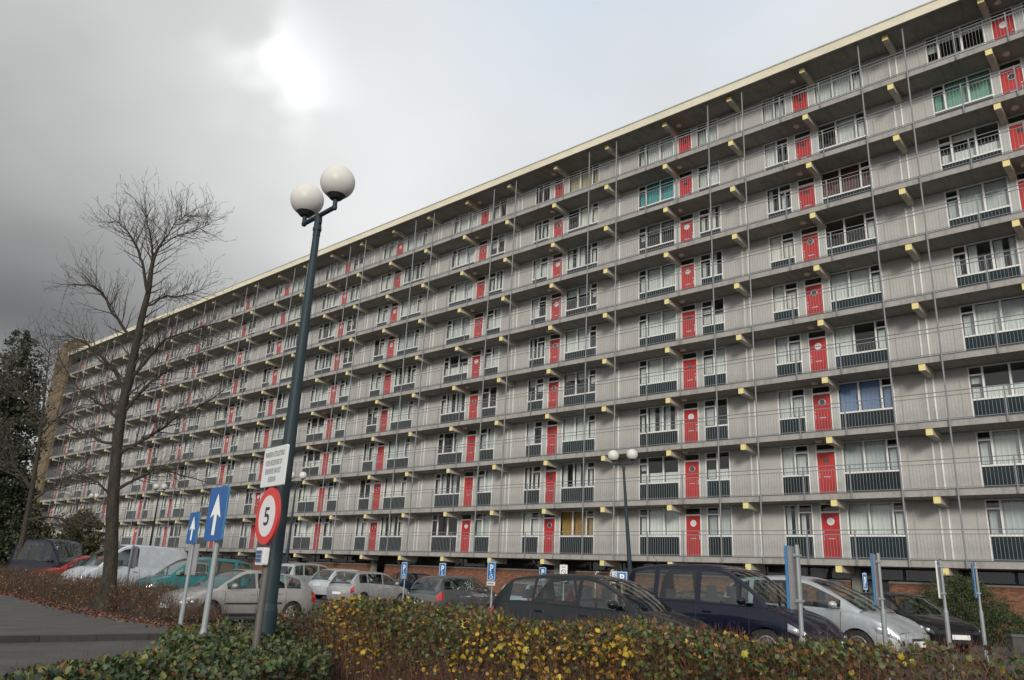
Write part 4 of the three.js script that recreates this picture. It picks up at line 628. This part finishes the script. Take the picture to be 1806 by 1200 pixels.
// foreground hedge along the car park
{
  const h = thing('hedge', 'clipped autumn hedge with yellow and green leaves along the foreground', 'hedge', [3.6, 0, 29.0]), R = rng(301), leaves = [], tw = [], big = [];
  const x0 = -4.3, x1 = 6.6, zc = 0, hz = 0.62;
  const topAt = (x, z) => 1.06 + 0.05 * Math.sin(x * 2.1) + 0.16 * (vnoise(x * 2.3 + 50, z * 2.3, 4) - 0.5) + 0.05 * (vnoise(x * 8, z * 8, 9) - 0.5) - 0.16 * sstep(-3.2, -4.3, x);
  for (let i = 0; i < 60000; i++) {
    const x = lerp(x0, x1, R()), z = (R() * 2 - 1) * hz, y = topAt(x, z) * (1 - Math.pow(R(), 1.5)) + 0.03 * R();
    const outer = Math.max(Math.abs(z) / hz, y / 1.08); const patch = vnoise(x * 1.7 + 9, y * 2.2, z * 1.7 + 3), patch2 = vnoise(x * 0.8 + 31, y * 1.2, 8);
    const upper = sstep(0.25, 0.95, y); if (R() > 0.20 + 0.8 * upper * clamp(-0.15 + 2.1 * patch2 - 0.25 * sstep(1, 5, x), 0.12, 1)) continue; if (outer < 0.5 && R() < 0.5) continue;
    const r = R(), yel = 0.04 + 0.42 * sstep(0.54, 0.78, patch), c = r < yel ? (R() < 0.6 ? YELLOW : GOLD) : r < yel + 0.09 ? RUST : r < yel + 0.22 ? BROWN : R() < 0.5 ? GREEN : R() < 0.6 ? OLIVE : DGREEN;
    const d = rdir(R, 0.15); d.z += 0.35; d.normalize(); const e = { p: [x, y, z], d, roll: R() * 6.28, s: 0.026 + 0.026 * R(), c: jit(R, c, 0.6) };
    if (big.length < 260 && z > 0.3 && y > 0.5 && r < yel && x > -2.5 && R() < 0.25) { e.s *= 1.3; big.push(e); } else leaves.push(e);
  }
  for (let i = 0; i < 24000; i++) { const x = lerp(x0, x1, R()), z = (R() * 2 - 1) * hz, y = topAt(x, z) * R() * 0.92, d = new THREE.Vector3((R() - 0.5) * 1.3, 0.7 + R(), (R() - 0.5) * 1.3).normalize(); if (R() < 0.16) d.set(R() - 0.5, R() * 0.4, R() - 0.5).normalize(); const l = 0.10 + 0.26 * R(), th = 0.0013 + 0.0026 * R() * R(); tw.push({ p: [x, y, z], d, s: [th, Math.min(l, (topAt(x, z) + 0.13 - y)), th], c: jit(R, R() < 0.7 ? STEM : STEM2, 0.6) }); }
  for (let i = 0; i < 700; i++) { const x = lerp(x0, x1, R()), z = (R() * 2 - 1) * hz * 0.9, l = 0.5 + 0.5 * R(), th = 0.004 + 0.005 * R(); tw.push({ p: [x, 0, z], d: new THREE.Vector3((R() - 0.5) * 0.7, 1, (R() - 0.5) * 0.6).normalize(), s: [th, l, th], c: jit(R, R() < 0.5 ? STEM : STEM2, 0.5) }); }
  instances('twigs', h, twigG, std(1, 1, 1, 0.85), tw); instances('leaves', h, lobeLeaf, leafM, leaves);
  const lm = [YELLOW, GOLD, [0.34, 0.28, 0.04], [0.5, 0.38, 0.05]].map((c) => std(...c, 0.55, { side: THREE.DoubleSide }));
  big.forEach((e, i) => { const m = part('leaf', lobeLeaf, lm[i % 4], h, ...e.p); m.quaternion.setFromUnitVectors(new THREE.Vector3(0, 1, 0), e.d); m.rotateY(e.roll); m.scale.setScalar(e.s); });
}
// low glossy shrubs by the entrance, nearest the camera on the left
{
  const h = thing('ivy_shrub', 'low spreading green shrub with yellowish leaves in the lower left foreground', 'shrub', [1.9, 0, 32.2]), R = rng(77), leaves = [], tw = [];
  const spine = [[-2.7, 0, -2.3], [-1.4, 0, -1.6], [-0.2, 0, -0.5], [0.6, 0, 0.35], [1.25, 0, 0.95]].map(V3), cv = new THREE.CatmullRomCurve3(spine);
  for (let i = 0; i < 24000; i++) {
    const t = R(), c = cv.getPoint(t), a = R() * 6.283, rr = Math.sqrt(R()) * (0.72 + 0.35 * vnoise(t * 9, 3, a)), x = c.x + Math.cos(a) * rr, z = c.z + Math.sin(a) * rr, top = lerp(0.82, 0.72, t) * (1 - 0.30 * rr * rr) + 0.20 * (vnoise(x * 2.6 + 7, z * 2.6, 2) - 0.5), y = top * (1 - 0.75 * Math.pow(R(), 2.2));
    const patch = vnoise(x * 2.1, z * 2.1 + 5, 6), r = R(), cc = r < 0.05 ? RUST : r < 0.05 + 0.25 * sstep(0.5, 0.8, patch) ? [0.12, 0.118, 0.026] : R() < 0.35 ? GREEN : R() < 0.75 ? DGREEN : OLIVE;
    const d = rdir(R, 0.1); leaves.push({ p: [x, y, z], d, roll: R() * 6.28, s: 0.032 + 0.03 * R(), c: jit(R, cc, 0.6) });
  }
  for (let i = 0; i < 2200; i++) { const t = R(), c = cv.getPoint(t), a = R() * 6.283, rr = Math.sqrt(R()) * 0.8, th = 0.002 + 0.003 * R(); tw.push({ p: [c.x + Math.cos(a) * rr, 0.1 * R(), c.z + Math.sin(a) * rr], d: new THREE.Vector3((R() - 0.5), 1, (R() - 0.5)).normalize(), s: [th, 0.35 + 0.4 * R(), th], c: jit(R, STEM, 0.5) }); }
  instances('stems', h, twigG, std(1, 1, 1, 0.85), tw); instances('leaves', h, plainLeaf, leafM, leaves);
}
{
  const h = thing('dark_shrub', 'small dark leaved plant in the bottom left corner', 'shrub', [3.9, 0, 33.95]), R = rng(91), leaves = [], tw = [];
  for (let i = 0; i < 420; i++) { const a = R() * 6.283, r = 0.34 * Math.sqrt(R()), y = 0.92 * (0.3 + 0.7 * R()) * (1 - 0.6 * r); leaves.push({ p: [Math.cos(a) * r, y, Math.sin(a) * r], d: rdir(R, 0.2), roll: R() * 6, s: 0.04 + 0.03 * R(), c: jit(R, [0.014, 0.02, 0.012], 0.5) }); }
  for (let i = 0; i < 40; i++) { const a = R() * 6.283; tw.push({ p: [0.15 * Math.cos(a), 0, 0.15 * Math.sin(a)], d: new THREE.Vector3(Math.cos(a) * 0.35, 1, Math.sin(a) * 0.35).normalize(), s: [0.004, 0.75, 0.004], c: [0.03, 0.022, 0.018] }); }
  instances('stems', h, twigG, std(1, 1, 1, 0.85), tw); instances('leaves', h, plainLeaf, leafM, leaves);
}
// brown twiggy hedge beyond the pavement
{
  const h = thing('brown_hedge', 'low brown twiggy hedge with few leaves behind the pavement at left', 'hedge', [-19, 0.08, 25.0]), R = rng(55), leaves = [], tw = [];
  const topAt = (x) => 0.80 + 0.10 * Math.sin(x * 1.3) + 0.22 * (vnoise(x * 1.1, 2, 3) - 0.5) - 0.55 * sstep(4.2, 8.2, x);
  for (let i = 0; i < 15000; i++) { const x = lerp(-20, 8.2, R()), z = (R() * 2 - 1) * 0.62, t = topAt(x), y = t * R() * 0.85, l = 0.14 + 0.38 * R(), th = 0.0026 + 0.004 * R() * R(); tw.push({ p: [x, y, z], d: new THREE.Vector3((R() - 0.5) * 1.1, 0.8 + R(), (R() - 0.5) * 1.1).normalize(), s: [th, l, th], c: jit(R, R() < 0.65 ? [0.062, 0.036, 0.026] : [0.11, 0.066, 0.042], 0.6) }); }
  for (let i = 0; i < 9500; i++) { const x = lerp(-20, 8.2, R()), z = (R() * 2 - 1) * 0.66, y = topAt(x) * Math.pow(R(), 0.7) * 1.02, p = vnoise(x * 0.9, y * 1.5, 7), r = R(), c = r < 0.10 + 0.22 * sstep(0.6, 0.8, p) ? GOLD : r < 0.3 ? OLIVE : r < 0.45 ? RUST : r < 0.62 ? DGREEN : BROWN; leaves.push({ p: [x, y, z], d: rdir(R, 0.1), roll: R() * 6, s: 0.03 + 0.03 * R(), c: jit(R, c, 0.5) }); }
  instances('twigs', h, twigG, std(1, 1, 1, 0.85), tw); instances('leaves', h, plainLeaf, leafM, leaves);
  const lit = [], RR = rng(8); for (let i = 0; i < 3800; i++) { const x = lerp(-26, -8.2, RR()), z = 26.05 + (RR() - 0.55) * 1.0 + 0.7 * Math.pow(RR(), 3) * sstep(-22, -14, x), y = gh(x, z) + (z > 26.2 ? 0.112 : 0.07) + 0.012 * RR(); if (z > 26.03 && z < 26.2) continue; lit.push({ p: [x, y, z], d: new THREE.Vector3(RR() - 0.5, 0.06 * RR(), RR() - 0.5).normalize(), roll: 1.57 + (RR() - 0.5) * 0.9, s: 0.04 + 0.035 * RR(), c: jit(RR, RR() < 0.32 ? [0.15, 0.040, 0.022] : RR() < 0.4 ? RUST : BROWN, 0.5) }); }
  const m = instances('fallen_leaves', scene, plainLeaf, leafM, lit); tag(m, 'reddish fallen leaves strewn along the foot of the brown hedge', 'leaf litter');
}
// leafy masses: clumps of small leaves over a branching frame
function leafy(name, label, cat, pos, lobes, n, cols, size, seed, group, lf = plainLeaf) {
  const t = thing(name, label, cat, pos, 0, group), R = rng(seed), leaves = [], fr = new Tubes();
  const tot = lobes.reduce((s, l) => s + l[3] * l[4] * l[5], 0);
  for (const [cx, cy, cz, rx, ry, rz] of lobes) {
    fr.add([new THREE.Vector3(cx * 0.2, 0, cz * 0.2), new THREE.Vector3(cx * 0.7, cy * 0.6, cz * 0.7), new THREE.Vector3(cx, cy + ry * 0.6, cz)], [0.05 + 0.02 * rx, 0.035, 0.012], 6);
    const m = Math.round(n * rx * ry * rz / tot), nc = Math.max(10, Math.round(m / 46)), cl = [];
    for (let i = 0; i < nc; i++) { const d = rdir(R, 0.15), k = Math.pow(R(), 0.36) * (0.82 + 0.36 * R()); cl.push([cx + d.x * rx * k, cy + d.y * ry * k, cz + d.z * rz * k, (0.10 + 0.14 * R()) * Math.min(rx, ry, 1.6)]); }
    for (let i = 0; i < m; i++) { const c = cl[Math.floor(R() * nc)], d = rdir(R, 0.1), k = Math.pow(R(), 0.6) * c[3] * 1.6; leaves.push({ p: [c[0] + d.x * k, Math.max(0.02, c[1] + d.y * k * 0.8), c[2] + d.z * k], d: rdir(R, 0.25), roll: R() * 6, s: size * (0.7 + 0.7 * R()), c: jit(R, cols[Math.floor(R() * cols.length)], 0.5) }); }
  }
  part('branches', fr.geo(), bark, t); instances('foliage', t, lf, leafM, leaves); return t;
}
leafy('evergreen_bush', 'rounded dark green bush against the brick plinth at right', 'bush', [2.1, gh(2.1, 6.4), 6.4], [[0, 0.95, 0, 1.25, 0.98, 1.1], [-1.0, 0.85, 0.5, 0.9, 0.75, 0.8], [0.95, 0.55, -0.3, 1.0, 0.65, 0.9], [0.1, 1.5, 0, 0.75, 0.5, 0.7], [1.5, 0.4, -0.6, 0.7, 0.45, 0.6]], 38000, [[0.026, 0.048, 0.016], [0.038, 0.060, 0.016], [0.065, 0.080, 0.02], [0.018, 0.034, 0.013]], 0.06, 401, null, needle);
leafy('evergreen_tree', 'dark evergreen tree at the left edge of the picture', 'tree', [-39.8, 0.2, 22.9], [[0, 3.6, 0, 2.5, 3.0, 2.5], [0.2, 7.2, 0, 2.0, 2.8, 2.0], [0, 10.2, 0, 1.5, 2.2, 1.5], [0.3, 12.0, 0, 0.9, 1.2, 0.9], [2.0, 1.6, -1.2, 1.6, 1.5, 1.6]], 44000, [[0.018, 0.030, 0.012], [0.026, 0.040, 0.014], [0.040, 0.050, 0.016], [0.032, 0.030, 0.014]], 0.13, 402);
const FAR = 'shrubs at the foot of the tower';
leafy('far_shrub', 'tall olive shrub before the tower foot, left of the tree trunk', 'bush', [-56, 0.2, 12.5], [[0, 2.0, 0, 2.2, 2.2, 2.0], [2.2, 1.6, -1, 1.8, 1.7, 1.6], [1, 3.4, 0, 1.4, 1.3, 1.3]], 9000, [[0.06, 0.065, 0.018], [0.085, 0.075, 0.022], [0.04, 0.045, 0.016], [0.07, 0.05, 0.02]], 0.16, 403, FAR);
leafy('far_shrub', 'brownish dense shrub at far left between evergreen and tower', 'bush', [-52, 0.2, 17.5], [[0, 2.2, 0, 2.2, 2.4, 2.0], [-2.4, 2.6, 0.8, 2.0, 2.8, 2.0], [2.2, 1.4, -0.8, 1.6, 1.4, 1.4]], 10000, [[0.05, 0.038, 0.018], [0.035, 0.034, 0.014], [0.065, 0.05, 0.02]], 0.16, 404, FAR);
leafy('far_shrub', 'low dark shrub behind the minibus at the left edge', 'bush', [-44, 0.2, 20.8], [[0, 1.6, 0, 2.0, 1.7, 1.8], [-2.2, 1.9, 1, 1.8, 2.0, 1.8]], 8000, [[0.022, 0.026, 0.012], [0.03, 0.03, 0.014]], 0.15, 405, FAR);
// low planter wall by the bush
{ const t = thing('planter_wall', 'low dark planter wall in front of the green bush at right', 'wall', [5.4, gh(5.4, 12), 11.6], 0.7); part('wall', bx(-1.3, 2.6, 0, 0.34, -0.12, 0.12), std(0.07, 0.068, 0.066, 0.85, { map: T_concrete }), t); part('cap', bx(-1.33, 2.63, 0.344, 0.40, -0.15, 0.15), std(0.10, 0.098, 0.095, 0.8, { map: T_concrete }), t); }

scene.traverse((o) => { if (o.isMesh) { o.castShadow = true; o.receiveShadow = true; } });
renderer.setSize(1024, 680);
renderer.render(scene, camera);
